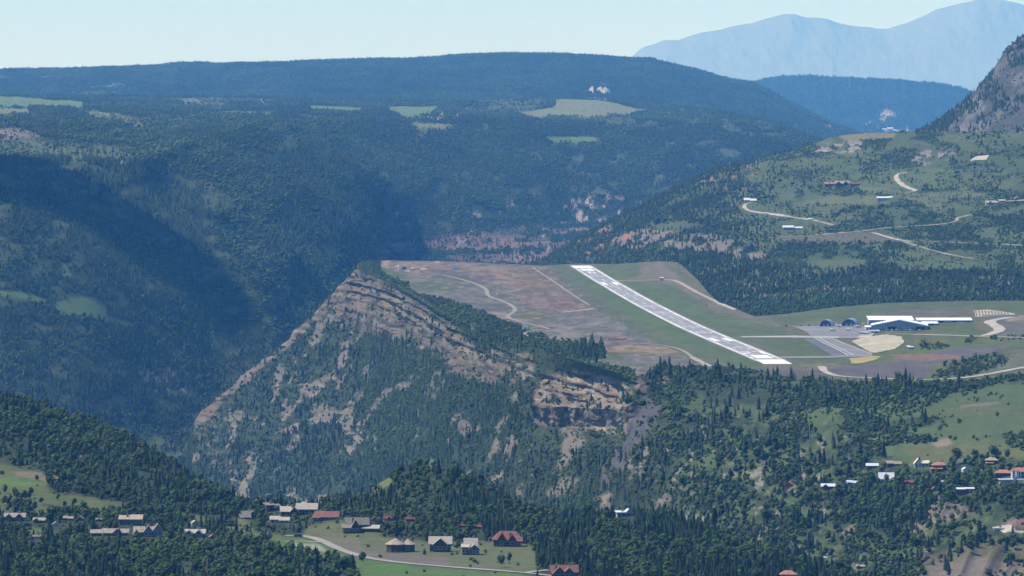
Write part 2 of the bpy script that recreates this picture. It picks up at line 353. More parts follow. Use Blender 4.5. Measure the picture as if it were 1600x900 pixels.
# --- hillside north of the airport with the mountain at the right edge
def rel_right(G, U, V):
    x, y = G[..., 0], G[..., 1]
    a = np.interp(V, [0, 1, 2, 3, 4, 4.7, 5, 6], [.4, .5, .8, 1, 1, .9, .12, .3])
    mt = sst(1460, 1540, U) * sst(3.4, 3.9, V)
    G[..., 2] += (fbm(x, y, 260, 5, 91) * 13 + fbm(x * .9 + y * .3, y * .5, 150, 4, 93, .5, True) * 9) * a
    G[..., 2] += fbm(x * .8 + y * .6, y * .3, 70, 4, 95, .6, True) * 16 * mt * np.interp(V, [0, 4.8, 5, 6], [1, 1, .5, .2])
    # small cliff band
    return G
def paint_right(q):
    px, py, V = q['px'], q['py'], q['V']
    t = shade((0.085, 0.115, 0.038), px.shape)
    cl = sst(-.30, .0, fbm(px, py * 2.4, 44, 5, 101, .6))
    gr = sst(.02, .2, fbm(px + 500, py * 2.6, 80, 4, 103))
    t = lerp(t, (0.115, 0.145, 0.05), gr)
    d = [0.0007 * cl, 0.0012 * cl, 0.036 * cl * (1 - .7 * gr)]
    west = sst(1230, 1060, px)                              # conifer woods towards the canyon
    d[0] = d[0] * (1 - west) + west * 0.008; d[1] = d[1] * (1 - west) + .003 * west; d[2] = d[2] * (1 - .6 * west)
    low = sst(412, 440, py); d[0] = d[0] * (1 - low) + low * 0.007; d[1] = d[1] * (1 - low) + .008 * low; d[2] = d[2] * (1 - .4 * low)
    # mountain
    mt = poly_mask(px, py, [(1430, 208), (1500, 165), (1550, 110), (1600, 50), (1700, 0), (1900, 0), (1900, 215), (1600, 208), (1500, 205)], 3, 4)
    str_ = sst(-.05, .3, fbm(px * .8 + py * .9, py * .25 - px * .25, 16, 4, 105, .6))
    rock = lerp(shade((0.10, 0.10, 0.095), px.shape), (0.21, 0.20, 0.185), str_)
    veg = sst(-.1, .3, fbm(px, py, 20, 4, 107))
    rock = lerp(rock, (0.07, 0.085, 0.05), veg * .55)
    t = lerp(t, rock, mt); d = [d[0] * (1 - mt) + mt * 0.014 * sst(-.25, .3, fbm(px, py, 24, 4, 108)), d[1] * (1 - mt), d[2] * (1 - mt) + mt * .004]
    # cliff band and outcrops
    def rockreg(poly, c, th, sc, seed, fe=3):
        nonlocal t, d
        m = poly_mask(px, py, poly, fe, 5, seed) * sst(th - .1, th + .1, fbm(px, py * 2.2, sc, 4, seed))
        t = lerp(t, np.array(c), m); d = [d[0] * (1 - .9 * m), d[1] * (1 - m), d[2] * (1 - m)]
        b = m * sst(.2, .8, np.sin(py * 1.15 + 2 * fbm(px, py, 20, 2, seed + 3))); t = lerp(t, np.array(c) * 1.35, b * .7)
    rockreg([(955, 375), (1000, 358), (1060, 362), (1120, 368), (1160, 376), (1195, 400), (1190, 412), (1120, 395), (1050, 388), (980, 392)], (0.21, .175, .135), -.12, 12, 111)
    rockreg([(1290, 225), (1320, 212), (1350, 220), (1345, 238), (1300, 240), (1270, 238)], ROCKG, 0, 10, 113)
    rockreg([(1430, 240), (1480, 232), (1500, 245), (1440, 262), (1425, 255)], (.26, .22, .2), .05, 10, 115)
    rockreg([(960, 235), (1190, 240), (1190, 270), (1050, 300)], ROCKR, .3, 8, 117)
    rockreg([(1150, 440), (1620, 430), (1620, 462), (1400, 462), (1150, 470)], (.24, .2, .18), .22, 10, 119)
    rockreg([(860, 405), (900, 370), (960, 350), (1000, 360), (960, 400)], ROCKR, .2, 8, 121)
    MG = (0.10, 0.13, 0.055); MB = (.115, .15, .05); MD = (.15, .145, .08); Z = (0, 0, 0.03)
    regs = [([(1310, 212), (1345, 206), (1400, 208), (1395, 216), (1350, 221), (1320, 220)], (.24, .21, .10), Z, 1.5, 2),
            ([(1245, 318), (1300, 306), (1360, 306), (1390, 318), (1350, 322), (1280, 320)], (.15, .17, .07), Z, 2, 4),
            ([(1340, 290), (1400, 295), (1440, 302), (1530, 300), (1545, 308), (1480, 312), (1470, 330), (1492, 342), (1465, 338), (1440, 318), (1395, 306), (1350, 300)], (.14, .165, .07), (.0, 0, .15), 2, 4),
            ([(1380, 222), (1420, 218), (1452, 222), (1420, 232), (1385, 238)], MG, Z, 2, 4),
            ([(1195, 372), (1290, 366), (1340, 362), (1400, 372), (1380, 380), (1260, 378), (1200, 378)], MD, Z, 1.5, 3),
            ([(1255, 410), (1290, 406), (1352, 406), (1352, 418), (1320, 424), (1260, 418)], MB, Z, 2, 4),
            ([(1400, 416), (1460, 402), (1520, 410), (1520, 424), (1440, 426), (1405, 422)], MB, (0.05, 0.05, .15), 2, 4),
            ([(1530, 335), (1620, 318), (1620, 332), (1560, 338)], MG, Z, 2, 4), ([(1440, 225), (1600, 215), (1600, 235), (1500, 240)], MG, (.5, 1, .4), 4, 6),
            ([(1365, 248), (1395, 255), (1400, 275), (1370, 272)], MG, (.3, 1, .3), 4, 5), ([(1450, 262), (1500, 262), (1490, 272), (1455, 270)], MB, (.2, .5, .2), 3, 5),
            ([(1010, 352), (1060, 347), (1100, 352), (1090, 360), (1030, 360)], MG, Z, 2, 3), ([(1150, 330), (1200, 325), (1210, 345), (1165, 345)], MG, (.2, .5, .5), 3, 5),
            ([(1180, 350), (1300, 345), (1330, 352), (1250, 362), (1190, 362)], MG, (.2, .3, .5), 3, 5),
            ([(1160, 280), (1260, 282), (1280, 290), (1180, 292)], MG, (.4, 1, .3), 3, 5)]
    t, d = apply_regions(q, t, d, regs)
    # bare strips beside the dirt roads
    for a in d: a[V > 5.3] = 0
    return t, d
terrain('hillside', 780, 2260, 1.6, [
    ([(780, 560, 6300), (1040, 520, 6000), (1200, 560, 5300), (1400, 520, 5250), (1860, 520, 5250)], 20),
    ([(780, 470, 6900), (1040, 450, 6650), (1090, 470, 6000), (1180, 500, 5500), (1260, 490, 5450), (1400, 478, 5450), (1860, 475, 5450)], 50),
    ([(780, 450, 7600), (860, 422, 7500), (960, 410, 7200), (1080, 412, 6700), (1200, 425, 6300), (1400, 425, 6100), (1860, 420, 6000)], 46),
    ([(780, 440, 7900), (860, 410, 7900), (960, 372, 7600), (1060, 350, 7300), (1200, 340, 7200), (1400, 345, 6900), (1600, 340, 6800), (1860, 330, 6800)], 90),
    ([(780, 435, 8100), (860, 405, 8100), (960, 350, 8000), (1060, 300, 8000), (1150, 268, 8000), (1300, 250, 7900), (1440, 240, 7800), (1600, 225, 7600), (1860, 220, 7500)], 110),
    ([(780, 430, 8300), (852, 412, 8300), (900, 378, 8300), (960, 345, 8350), (1010, 320, 8400), (1060, 293, 8450), (1130, 262, 8500), (1200, 246, 8600), (1240, 236, 8600), (1300, 214, 8600), (1350, 208, 8600), (1400, 208, 8500), (1440, 202, 8400), (1470, 186, 8350), (1500, 164, 8300), (1530, 142, 8250), (1548, 120, 8200), (1560, 100, 8200), (1580, 75, 8200), (1600, 57, 8200), (1640, 20, 8200), (1700, -20, 8200), (1860, -60, 8200)], 6),
    ([(780, 520, 9300), (1300, 330, 9600), (1500, 290, 9400), (1860, 200, 9400)], 1)], paint_right, M_near, smooth=4, relief=rel_right)
# --- the airport mesa: cliffs, slopes below them, fields on top
def Dz(py, z=0): return (CAMZ - z) * F / (py - HZ)
RIM = [(240, 830, 6330), (288, 740, 6330), (299, 668, 6330), (312, 644, 6325), (330, 632, 6320), (390, 578, 6305), (432, 545, 6290), (480, 501, 6270), (520, 455, 6255), (545, 430, 6240)] + \
      [(p, y, Dz(y)) for p, y in ((560, 420), (600, 432), (650, 458), (700, 488), (760, 510), (800, 526), (840, 540), (900, 562), (960, 580), (990, 592), (1050, 583), (1200, 585), (1280, 588), (1400, 596), (1500, 592), (1600, 578), (1700, 570), (1860, 566))]
MIDT = [(p, y, d - 0) for p, y, d in RIM[:10]] + [(p, y, Dz(y, z)) for p, y, z in ((560, 416, 0), (600, 418, 0), (700, 440, 0), (800, 462, 0), (900, 480, 0), (1000, 500, 0), (1100, 508, 0), (1180, 512, 0), (1260, 512, 0), (1340, 510, 0), (1430, 512, 0), (1520, 505, 3), (1600, 498, 6), (1700, 498, 9), (1860, 495, 12))]
FARE = [(p, y, d + 8) for p, y, d in RIM[:10]] + [(p, y, Dz(y, z)) for p, y, z in ((560, 412, 0), (600, 407, 0), (680, 408, 0), (760, 411, 0), (850, 415, 0), (900, 412, 0), (960, 413, 0), (1030, 408, 2), (1060, 410, 3), (1090, 432, 2), (1120, 464, 1), (1180, 488, 2), (1230, 484, 4), (1300, 474, 9), (1380, 467, 13), (1480, 464, 15), (1600, 463, 16), (1860, 462, 18))]
CTOP = [(240, 833, 6318), (288, 744, 6318), (299, 673, 6318), (312, 650, 6316), (330, 637, 6308), (390, 583, 6292), (432, 550, 6278), (480, 507, 6258), (520, 462, 6243), (545, 437, 6228), (560, 430, 6200), (600, 446, 5985), (650, 472, 5530), (700, 500, 5075), (760, 524, 4800), (800, 545, 4600),
        (826, 560, 4500), (845, 596, 4440), (870, 590, 4380), (930, 590, 4260), (965, 598, 4120), (990, 604, 3970), (1050, 592, 4030), (1200, 594, 4015), (1400, 604, 3915), (1500, 600, 3955), (1600, 587, 4080), (1860, 575, 4185)]
CBOT = [(240, 840, 6300), (288, 760, 6290), (299, 705, 6285), (312, 684, 6282), (330, 665, 6280), (390, 612, 6262), (432, 580, 6248), (480, 545, 6228), (520, 520, 6200), (545, 508, 6180), (560, 508, 6165), (600, 522, 5950), (650, 537, 5495), (700, 566, 5040), (760, 590, 4765), (800, 606, 4560),
        (826, 630, 4450), (845, 656, 4400), (870, 668, 4345), (930, 674, 4220), (965, 670, 4075), (990, 655, 3935), (1020, 640, 3935), (1050, 625, 3940), (1200, 624, 3925), (1400, 632, 3800), (1600, 612, 3900), (1860, 602, 3900)]
SMID = [(240, 850, 6220), (290, 790, 6200), (310, 748, 6190), (390, 682, 6130), (480, 655, 6080), (560, 642, 5990), (650, 655, 5330), (700, 682, 4900), (800, 702, 4440), (900, 742, 4130), (990, 740, 3840), (1050, 722, 3790), (1200, 722, 3690), (1400, 722, 3560), (1600, 700, 3540), (1860, 690, 3550)]
SBOT = [(240, 870, 6050), (300, 830, 6000), (430, 805, 5850), (560, 815, 5500), (700, 850, 4620), (900, 880, 4000), (1100, 912, 3550), (1300, 932, 3220), (1600, 950, 2980), (1860, 950, 2980)]
def sag(x, y):                                                    # the runway dips between its ends
    t = np.clip((y - 4200) / 2100, 0, 1)
    return -7.0 * np.sin(math.pi * t) ** 1.2 * sst(3900, 4300, y) * sst(6500, 6200, y)
def rel_mesa(G, U, V):
    x, y = G[..., 0].copy(), G[..., 1].copy()
    top = sst(3.75, 4.0, V) * sst(548, 562, U); topm = np.where((V >= 3.98) & (V <= 6.02), top, 0)
    topm = np.maximum(topm, sst(3.9, 4.0, V) * (V < 6.01) * sst(545, 560, U))
    # slopes: gullies and spurs running down to the left and front
    px, py, _ = proj(G); s = np.interp(V, [0, 1, 1.7, 2.0, 3, 3.9, 4], [1, 1, .5, .2, .15, .1, 0]) * (1 - topm) * (1 - .8 * sst(1300, 1420, U) * sst(.6, 1.0, V))
    a = px + py * 0.55
    G[..., 2] += s * (fbm(a, py * .25, 110, 4, 131, .5, True) * 11 + fbm(x, y, 90, 4, 133) * 7) * sst(240, 330, U)
    east = sst(1000, 1250, U)
    G[..., 2] += s * east * fbm(x, y, 170, 4, 135) * 7
    # silhouette of the spur
    cr = (U < 556) * np.interp(V, [2.5, 3, 4, 6.01, 6.3], [0, .6, 1, 1, 0])
    G[..., 2] += cr * (fbm(U, V * 0, 38, 4, 137) * 9 + 3 * fbm(U, V * 3, 9, 3, 138))
    # ledged cliffs
    cl = np.interp(V, [1.75, 2.02, 2.95, 3.25, 3.5], [0, 1, 1, .5, 0])
    where = np.maximum(sst(505, 545, U) * sst(830, 700, U), sst(828, 842, U) * sst(1000, 975, U)); where = np.maximum(where, .35 * sst(300, 330, U) * sst(560, 520, U))
    where = np.maximum(where, .65 * sst(690, 720, U) * sst(1010, 990, U))
    z = G[..., 2]
    zz = z + 2.2 * fbm(px, py * .6, 50, 4, 141) - px * 0.012
    st = 0
    for per, am in ((11.0, 7.0), (4.7, 2.8), (2.1, 1.0)):
        f = (zz / per) % 1.0; st = st + am * (sst(0.0, .75, f) - f)
    blk = fbm(px * 1.0, py * .30, 13, 5, 143, .65); blk = np.round(blk * 5) / 5 * .7 + blk * .6
    fis = fbm(px * 1.0, py * .10, 42, 3, 145, .5, True)
    brk = .65 + .75 * sst(-.3, .3, fbm(px, py * 1.5, 28, 4, 149)); low = sst(2.55, 2.35, V); off = (st * (1.7 * brk) * (1 - .75 * low) + blk * 6.5 - fis * (8 + 9 * low)) * cl * where
    G[..., 0] += off * 0.62; G[..., 1] += off * 0.78
    # second cliff: an upper ledgy bench over a sheer, recessed face
    c2 = sst(830, 842, U) * sst(1000, 985, U)
    t = np.clip((V - 2.0), 0, 1)
    prof = np.interp(t, [0, .02, .45, .53, 1], [0, .0, -.02, .35, 1.0])      # steep below, bench above
    lin = t
    G[..., 1] += c2 * (V > 2) * (V < 3) * (prof - lin) * 55
    G[..., 0] += c2 * (V > 2) * (V < 3) * (prof - lin) * 8
    G[..., 1] += c2 * 9 * sst(2.0, 2.05, V) * sst(2.46, 2.40, V) * sst(880, 895, U) * sst(965, 950, U)
    # fields on top
    G[..., 2] += topm * (sag(x, y) + 0.35 * fbm(x, y, 60, 3, 147))
    bank = poly_mask(px, py, [(1240, 575), (1330, 571), (1480, 573), (1565, 545), (1620, 540), (1900, 560), (1900, 640), (1240, 640)], 7, 1)
    G[..., 2] -= 5 * bank * (V > 3.2)
    ap = poly_mask(px, py, [(1225, 500), (1360, 500), (1480, 512), (1480, 524), (1360, 535), (1240, 535)], 5, 1)
    return G
def paint_mesa(q):
    px, py, V, U = q['px'], q['py'], q['V'] - 1, q['U']; sh = px.shape
    top = sst(3.9, 4.02, V) * sst(550, 562, U)
    f1 = fbm(px, py * 2.5, 40, 5, 151, .6); f2 = fbm(px, py * 2.5, 9, 4, 152, .6)
    # slopes -----------------------------------------------------
    t = lerp(shade((0.042, 0.060, 0.028), sh), (0.065, 0.085, 0.036), sst(-.2, .4, f2))
    a = px * .86 + py * .5; b = -px * .5 + py * .86
    bare = fbm(b * 1.0, a * .0 + (px + py * .58) * 1.0, 1e9, 1, 1) * 0
    wq = 26 * fbm(px, py, 70, 3, 154); sx = (px + py * 0.62 + wq) / 21; sy = (py - px * .3 + wq) / 46
    bare = fbm(sx, sy, 1.0, 4, 155, .6)
    west = sst(1060, 950, px)
    th = np.where(west > .5, 0.08, 0.3)
    th = 0.40 - 0.17 * west + .04 * sst(560, 800, px) * west
    t = lerp(t, (0.10, 0.135, 0.05), sst(1000, 1100, px) * sst(-.3, .2, f1))
    bm = sst(th, th + .16, bare + .35 * f1 + .22 * f2)
    rc = lerp(shade((0.23, 0.195, 0.135), sh), (0.18, 0.165, 0.13), sst(-.2, .3, f1)); rc = lerp(rc, (0.29, 0.245, 0.20), sst(0.1, .4, f2) * .7)
    t = lerp(t, rc, bm * (1 - .25 * sst(1000, 1100, px)))
    mixc = sst(-.1, .25, fbm(px + py * .4, py, 46, 4, 157))
    dc = 0.0088 * (.12 + .9 * mixc) + .0010; da = .0012 * (1 - mixc) + .0004; db = 0.034 * sst(-.30, .05, f1 + .3 * f2 + .12)
    keep = 1 - .86 * bm
    d = [dc * keep, da * keep, db * keep]
    nf = poly_mask(px, py, [(826, 575), (995, 575), (995, 640), (985, 705), (940, 712), (832, 705)], 5, 4); d[0] = d[0] * (1 - .96 * nf); d[1] = d[1] * (1 - .95 * nf); d[2] = d[2] * (1 - .4 * nf)
    lo = sst(700, 760, py) * sst(520, 620, px) * sst(800, 700, px)         # dense woods at the foot
    d[0] = d[0] * (1 + 1.4 * lo)
    est = sst(980, 1060, px) * (V < 4)
    grn = fbm(px + 90, py * 1.8, 60, 4, 159)
    d[0] = d[0] * (1 - est) + est * 0.0030 * (.12 + mixc) * sst(1500, 1300, px + (py - 700) * .6 * (py < 700)) * keep + est * 0.0022 * sst(780, 830, py) * keep
    d[1] = d[1] * (1 - est) + est * 0.0050 * (1 - mixc * .6) * sst(690, 740, py) * keep + est * .0008
    d[2] = d[2] * (1 - est) + est * .050 * sst(-.22, .08, grn) * keep
    # cliffs ------------------------------------------------------
    # sheer lower face: upright joints and stains
    steep = sst(.80, .50, q['n'][..., 2])
    cz = q['z'] + 2.2 * fbm(px, py * .6, 50, 4, 141) + .6 * f2 - px * .012
    bands = sst(-.2, .5, np.sin(cz / 1.25) + .6 * np.sin(cz / .53 + 1)); 
    cc = lerp(shade((0.17, 0.135, 0.095), sh), (0.33, 0.26, 0.18), bands * sst(-.6, .05, fbm(px, py, 18, 4, 167)))
    seam = sst(.80, .97, np.sin(cz / 1.75 + .8)) + .7 * sst(.8, .97, np.sin(cz / .74)); cc = lerp(cc, (.10, .075, .055), np.clip(seam, 0, 1) * .6)
    ups = sst(-.15, .3, fbm(px * 1.0, py * .14, 7, 4, 169, .6)) * sst(2.6, 2.35, V); cc = lerp(cc, (.13, .095, .075), ups * .7)
    lv = sst(.02, .2, fbm(px, py * 1.8, 9, 4, 168, .6)); cc = lerp(cc, (0.085, .09, .05), lv * .55); cc = lerp(cc, (0.22, 0.165, 0.12), sst(-.1, .4, fbm(px, py * .6, 30, 4, 161)) * .6)
    cc = lerp(cc, (0.32, 0.30, 0.26), sst(.1, .4, fbm(px, py * .3, 8, 3, 162)) * .4)
    reg = poly_mask(px, py, [(520, 440), (555, 418), (600, 438), (655, 468), (690, 492), (720, 520), (745, 545), (760, 575), (720, 585), (690, 560), (650, 540), (600, 528), (575, 520), (560, 512), (530, 500)], 5, 5) * (V < 4.0)
    reg2 = poly_mask(px, py, [(834, 660), (833, 615), (850, 590), (868, 582), (918, 578), (960, 592), (985, 606), (992, 640), (992, 672), (960, 678), (925, 672), (900, 676), (880, 664), (860, 668)], 4, 4) * (V < 4.0)
    reg3 = poly_mask(px, py, [(680, 540), (760, 545), (832, 552), (832, 596), (790, 604), (700, 585)], 6, 6) * sst(-.24, -.06, f1 * .6 + f2 * .6) * (V < 4.0)
    edge = poly_mask(px, py, [(300, 630), (340, 612), (400, 560), (480, 490), (550, 425), (545, 450), (500, 500), (430, 558), (380, 600), (330, 650), (303, 672)], 2.5, 3) * (V < 4.6) * (U < 565)
    crag = poly_mask(px, py, [(300, 640), (335, 630), (350, 660), (335, 700), (380, 740), (370, 770), (310, 700)], 8, 8) * sst(.0, .15, f1 * .5 + f2) * (V < 4.6)
    benchveg = sst(.1, .3, f1 + f2 * .8)
    cliff = np.maximum.reduce([reg, reg2, reg3, edge, crag])
    t = lerp(t, cc * (.95 + .3 * reg2)[..., None], cliff)
    d.append(bm * .006 + cliff * .002)
    d = [x * (1 - cliff * (.93 if i != 2 else 1)) for i, x in enumerate(d)]; d[0] = d[0] + cliff * .0012 * lv; d[2] = d[2] + cliff * .030 * lv * sst(.25, .6, q['n'][..., 2])
    d = [x * (1 - .8 * reg3) if i < 2 else x for i, x in enumerate(d)]
    # shale chutes
    for poly, c, m_ in (([(992, 632), (1010, 618), (1030, 634), (1024, 655), (998, 692), (972, 735), (950, 752), (952, 730), (975, 690), (984, 660)], (.115, .108, .108), .3),
                        ([(940, 735), (955, 745), (950, 762), (935, 770)], SHALE, .2), ([(884, 672), (905, 676), (915, 690), (890, 720), (870, 742), (862, 740), (880, 705)], (.21, .18, .14), .35),
                        ([(850, 775), (880, 745), (905, 748), (900, 760), (870, 780)], (.24, .20, .15), .4), ([(765, 745), (790, 735), (785, 750), (768, 755)], (.36, .27, .2), .2),
                        ([(930, 780), (950, 768), (958, 772), (945, 788)], (.36, .28, .2), .2),
                        ([(995, 590), (1015, 585), (1022, 600), (1005, 612), (990, 605)], (.26, .19, .16), .2), ([(1020, 595), (1038, 583), (1050, 592), (1040, 603)], (.3, .2, .16), .2),
                        ([(920, 592), (945, 588), (965, 600), (950, 603)], (.36, .26, .19), .1)):
        m = poly_mask(px, py, poly, 4, 5) * (V < 4.2); t = lerp(t, np.array(c) * 1.0, m); d = [x * (1 - (1 - m_) * m) for x in d]
    # pale rocks among the green on the right flank
    rk = sst(.30, .46, fbm(px * 1.3, py * 1.6, 22, 5, 165, .6)) * est * sst(1420, 1300, px) * sst(640, 690, py)
    t = lerp(t, (0.33, .29, .24), rk * .8); d = [x * (1 - .8 * rk) for x in d[:3]] + [d[3] + rk * .010]
    MG = (0.115, 0.155, 0.055); MD = (.165, .165, .07); Z = (0.0, 0, .02)
    # open meadows on the right flank
    regs = [([(1330, 640), (1420, 622), (1500, 612), (1560, 600), (1700, 588), (1900, 590), (1900, 720), (1600, 720), (1560, 712), (1500, 716), (1440, 724), (1385, 716), (1375, 705), (1400, 690), (1395, 680), (1440, 668), (1480, 655), (1440, 650), (1380, 655)], MG, (0, 0.02, .06), 5, 9),
            ([(1250, 645), (1300, 632), (1330, 640), (1300, 655), (1262, 662)], MG, (.1, .2, .2), 4, 6),
            ([(1410, 700), (1470, 692), (1560, 690), (1600, 700), (1600, 716), (1500, 722), (1430, 724)], (.15, .16, .065), (.1, .1, .25), 4, 6),
            ([(1455, 690), (1480, 684), (1488, 694), (1465, 700)], (.30, .25, .17), Z, 3, 3),
            ([(1262, 752), (1280, 740), (1292, 742), (1275, 758)], (.26, .22, .14), (.1, .1, .1), 3, 4),
            ([(1315, 828), (1335, 818), (1338, 832), (1316, 838)], (.26, .22, .16), (.2, .2, .2), 3, 4),
            ([(1410, 830), (1440, 800), (1500, 795), (1520, 800), (1480, 815), (1430, 835)], (.24, .2, .15), (.5, .6, .4), 5, 8),
            ([(1455, 785), (1500, 785), (1520, 800), (1470, 808), (1440, 805)], (.2, .165, .13), (.4, .4, .4), 4, 7),
            ([(1525, 755), (1560, 758), (1550, 775), (1530, 772)], (.22, .19, .1), Z, 3, 4),
            ([(1425, 895), (1440, 870), (1490, 855), (1560, 845), (1620, 850), (1900, 850), (1900, 960), (1420, 960)], (.15, .14, .075), (.5, .5, .4), 4, 8),
            ([(1440, 905), (1460, 880), (1520, 872), (1600, 880), (1900, 880), (1900, 960), (1440, 960)], (.21, .175, .135), (.45, .1, .5), 4, 10),
            ([(1560, 820), (1600, 808), (1640, 810), (1640, 822), (1570, 828)], (.25, .16, .13), (.2, .1, .1), 3, 4),
            ([(1395, 648), (1560, 632), (1600, 640), (1600, 650), (1500, 650)], (.13, .155, .06), Z, 4, 6), ([(1500, 634), (1560, 628), (1560, 631), (1500, 638)], (.24, .21, .15), Z, 1.5, 2)]
    t, d = apply_regions(q, t, d, regs)
    # the top ------------------------------------------------------
    g = lerp(shade((0.125, 0.15, 0.065), sh), (0.175, 0.165, 0.105), sst(-.2, .35, fbm(px * .7 - py * .3, py * 3, 46, 4, 171)))
    g = lerp(g, (0.21, 0.19, 0.16), sst(.1, .5, fbm(px - py * .6, py * 6, 28, 4, 173)) * .45)
    tt = g; dt = [0 * px, 0 * px, 0 * px]
    RD = (0.215, 0.165, 0.125); GRY = (0.165, 0.158, 0.14); LG = (.24, .225, .21); GREEN = (.10, .15, .05); OL = (.155, .155, .06)
    def R_(poly, c, fe=2.5, wa=4, amt=1.0, pat=None):
        nonlocal tt
        m = poly_mask(px, py, poly, fe, wa, 181) * amt
        if pat is not None: m = m * sst(-.25, .15, fbm(px - py * .5, py * 5, pat, 4, 183))
        tt = lerp(tt, np.array(c), m)
    R_([(585, 402), (850, 408), (890, 420), (905, 440), (935, 470), (1010, 530), (1060, 560), (1190, 578), (1190, 600), (985, 596), (800, 530), (700, 482), (585, 428)], GRY, 4, 5)
    R_([(700, 400), (850, 406), (870, 425), (905, 460), (935, 485), (860, 488), (810, 462), (760, 445), (720, 425)], RD, 6, 8, .85)
    R_([(800, 462), (870, 455), (920, 470), (940, 484), (860, 487), (815, 480)], (.22, .145, .11), 5, 7, .7)
    R_([(770, 430), (830, 436), (860, 446), (840, 452), (790, 447)], (.30, .2, .13), 3, 5, .7); R_([(720, 408), (790, 424), (830, 440), (800, 440), (740, 425)], (.29, .2, .14), 3, 5, .6)
    R_([(600, 405), (700, 405), (715, 420), (650, 430), (605, 420)], (.25, .18, .14), 3, 4, .9); R_([(597, 405), (612, 402), (607, 418), (597, 420)], (.38, .29, .2), 1.5, 2)
    R_([(575, 412), (600, 418), (645, 432), (640, 440), (600, 432)], GREEN, 2, 3); R_([(630, 440), (690, 444), (725, 450), (700, 454), (650, 450)], GREEN, 2, 4, .9)
    R_([(690, 422), (750, 432), (765, 442), (720, 438)], (.13, .12, .12), 3, 4, .9); R_([(700, 475), (770, 470), (800, 480), (790, 488), (720, 486)], (.13, .125, .125), 4, 5, .9)
    R_([(660, 455), (740, 460), (760, 464), (720, 468), (670, 465)], LG, 3, 5, .6, 12); R_([(735, 488), (790, 486), (800, 496), (760, 505), (745, 498)], (.28, .24, .2), 3, 4, .9)
    R_([(805, 490), (830, 484), (860, 492), (850, 502), (820, 500)], OL, 3, 4, .9); R_([(760, 500), (790, 502), (840, 512), (845, 522), (815, 522), (780, 512)], GREEN, 2.5, 4)
    R_([(855, 520), (880, 505), (960, 500), (985, 515), (970, 525), (900, 527)], (.23, .215, .20), 4, 6, .8); R_([(825, 525), (880, 516), (900, 530), (960, 536), (860, 540)], LG, 3, 5, .5)
    R_([(825, 527), (900, 535), (980, 537), (940, 545), (870, 545)], (.15, .15, .135), 2, 3)
    R_([(944, 541), (985, 538), (1045, 542), (1063, 550), (1040, 555), (985, 551), (948, 549)], (.33, .24, .15), 1.5, 3, 1)
    R_([(940, 550), (1000, 557), (1060, 552), (1095, 572), (1060, 578), (970, 575), (950, 565)], (.17, .165, .15), 2, 3, .9); R_([(980, 562), (1030, 561), (1040, 567), (985, 568)], LG, 2, 4, .6, 9)
    R_([(935, 545), (960, 552), (975, 560), (940, 566)], GREEN, 2, 3)
    # grass beside the runway, following its line
    R_([(850, 414), (884, 415), (900, 425), (1010, 487), (1110, 539), (1180, 565), (1170, 574), (1080, 556), (960, 505), (880, 440)], (.125, .155, .08), 6, 5, .85)
    R_([(890, 423), (1010, 489), (1110, 541), (1185, 566), (1178, 572), (1085, 541), (985, 491), (905, 440)], (.11, .165, .055), 3, 4, .9)
    R_([(928, 416), (960, 413), (1030, 410), (1085, 435), (1105, 470), (1180, 500), (1230, 516), (1230, 556), (1140, 524), (1047, 482)], (.12, .155, .07), 4, 5, .95)
    R_([(925, 416), (960, 420), (985, 432), (968, 438)], (.13, .17, .05), 3, 4, .9); R_([(975, 444), (1040, 475), (1130, 517), (1190, 523), (1100, 492), (1010, 450)], (.115, .165, .06), 3, 4, .8)
    R_([(1000, 412), (1032, 408), (1048, 420), (1060, 435), (1090, 445), (1100, 462), (1130, 480), (1120, 490), (1080, 462), (1040, 440), (1020, 436), (960, 440), (1000, 430)], (.23, .18, .145), 3, 4, .75)
    R_([(1060, 430), (1100, 440), (1100, 465), (1085, 462), (1068, 445)], (.17, .165, .09), 3, 4, .8)
    R_([(960, 438), (1045, 436), (1045, 438.4), (960, 440)], (.3, .27, .2), .8, .5, .7)
    R_([(1110, 478), (1180, 490), (1260, 500), (1240, 512), (1180, 502)], (.20, .165, .135), 4, 5, .8)
    R_([(1180, 530), (1258, 528), (1300, 556), (1245, 558), (1215, 548)], (.115, .15, .065), 2, 3, 1); R_([(1200, 540), (1250, 545), (1290, 553), (1245, 556)], (.12, .16, .05), 3, 4, .7)
    # hill behind the hangars
    R_([(1180, 498), (1230, 486), (1300, 474), (1400, 466), (1900, 460), (1900, 500), (1520, 494), (1430, 496), (1350, 500), (1240, 508)], (.115, .15, .065), 4, 4, 1)
    R_([(1185, 492), (1240, 484), (1300, 476), (1330, 476), (1260, 486), (1200, 497)], (.19, .165, .125), 2.5, 3, .8); R_([(1350, 492), (1400, 486), (1520, 480), (1525, 486), (1518, 495), (1430, 496)], (.17, .15, .13), 3, 4, .8)
    R_([(1400, 500), (1520, 499), (1545, 505), (1540, 522), (1400, 519)], (.115, .15, .06), 2.5, 3, 1)
    R_([(1240, 503), (1300, 499), (1310, 505), (1245, 510)], (.17, .17, .07), 2, 3, .8)
    R_([(1340, 524), (1600, 527), (1860, 530), (1860, 556), (1560, 544), (1440, 560), (1330, 568), (1340, 548)], (.125, .155, .06), 3, 4, 1); R_([(1430, 528), (1480, 530), (1470, 540), (1430, 538)], OL, 3, 4, .9)
    R_([(1520, 500), (1600, 494), (1860, 492), (1860, 515), (1600, 516), (1560, 520), (1530, 516)], (.165, .155, .10), 3, 4, .9); R_([(1562, 496), (1600, 492), (1620, 500), (1575, 502)], (.30, .25, .17), 2, 3, .9); R_([(1560, 505), (1620, 506), (1620, 525), (1560, 524)], (.15, .14, .13), 2, 3, .8)
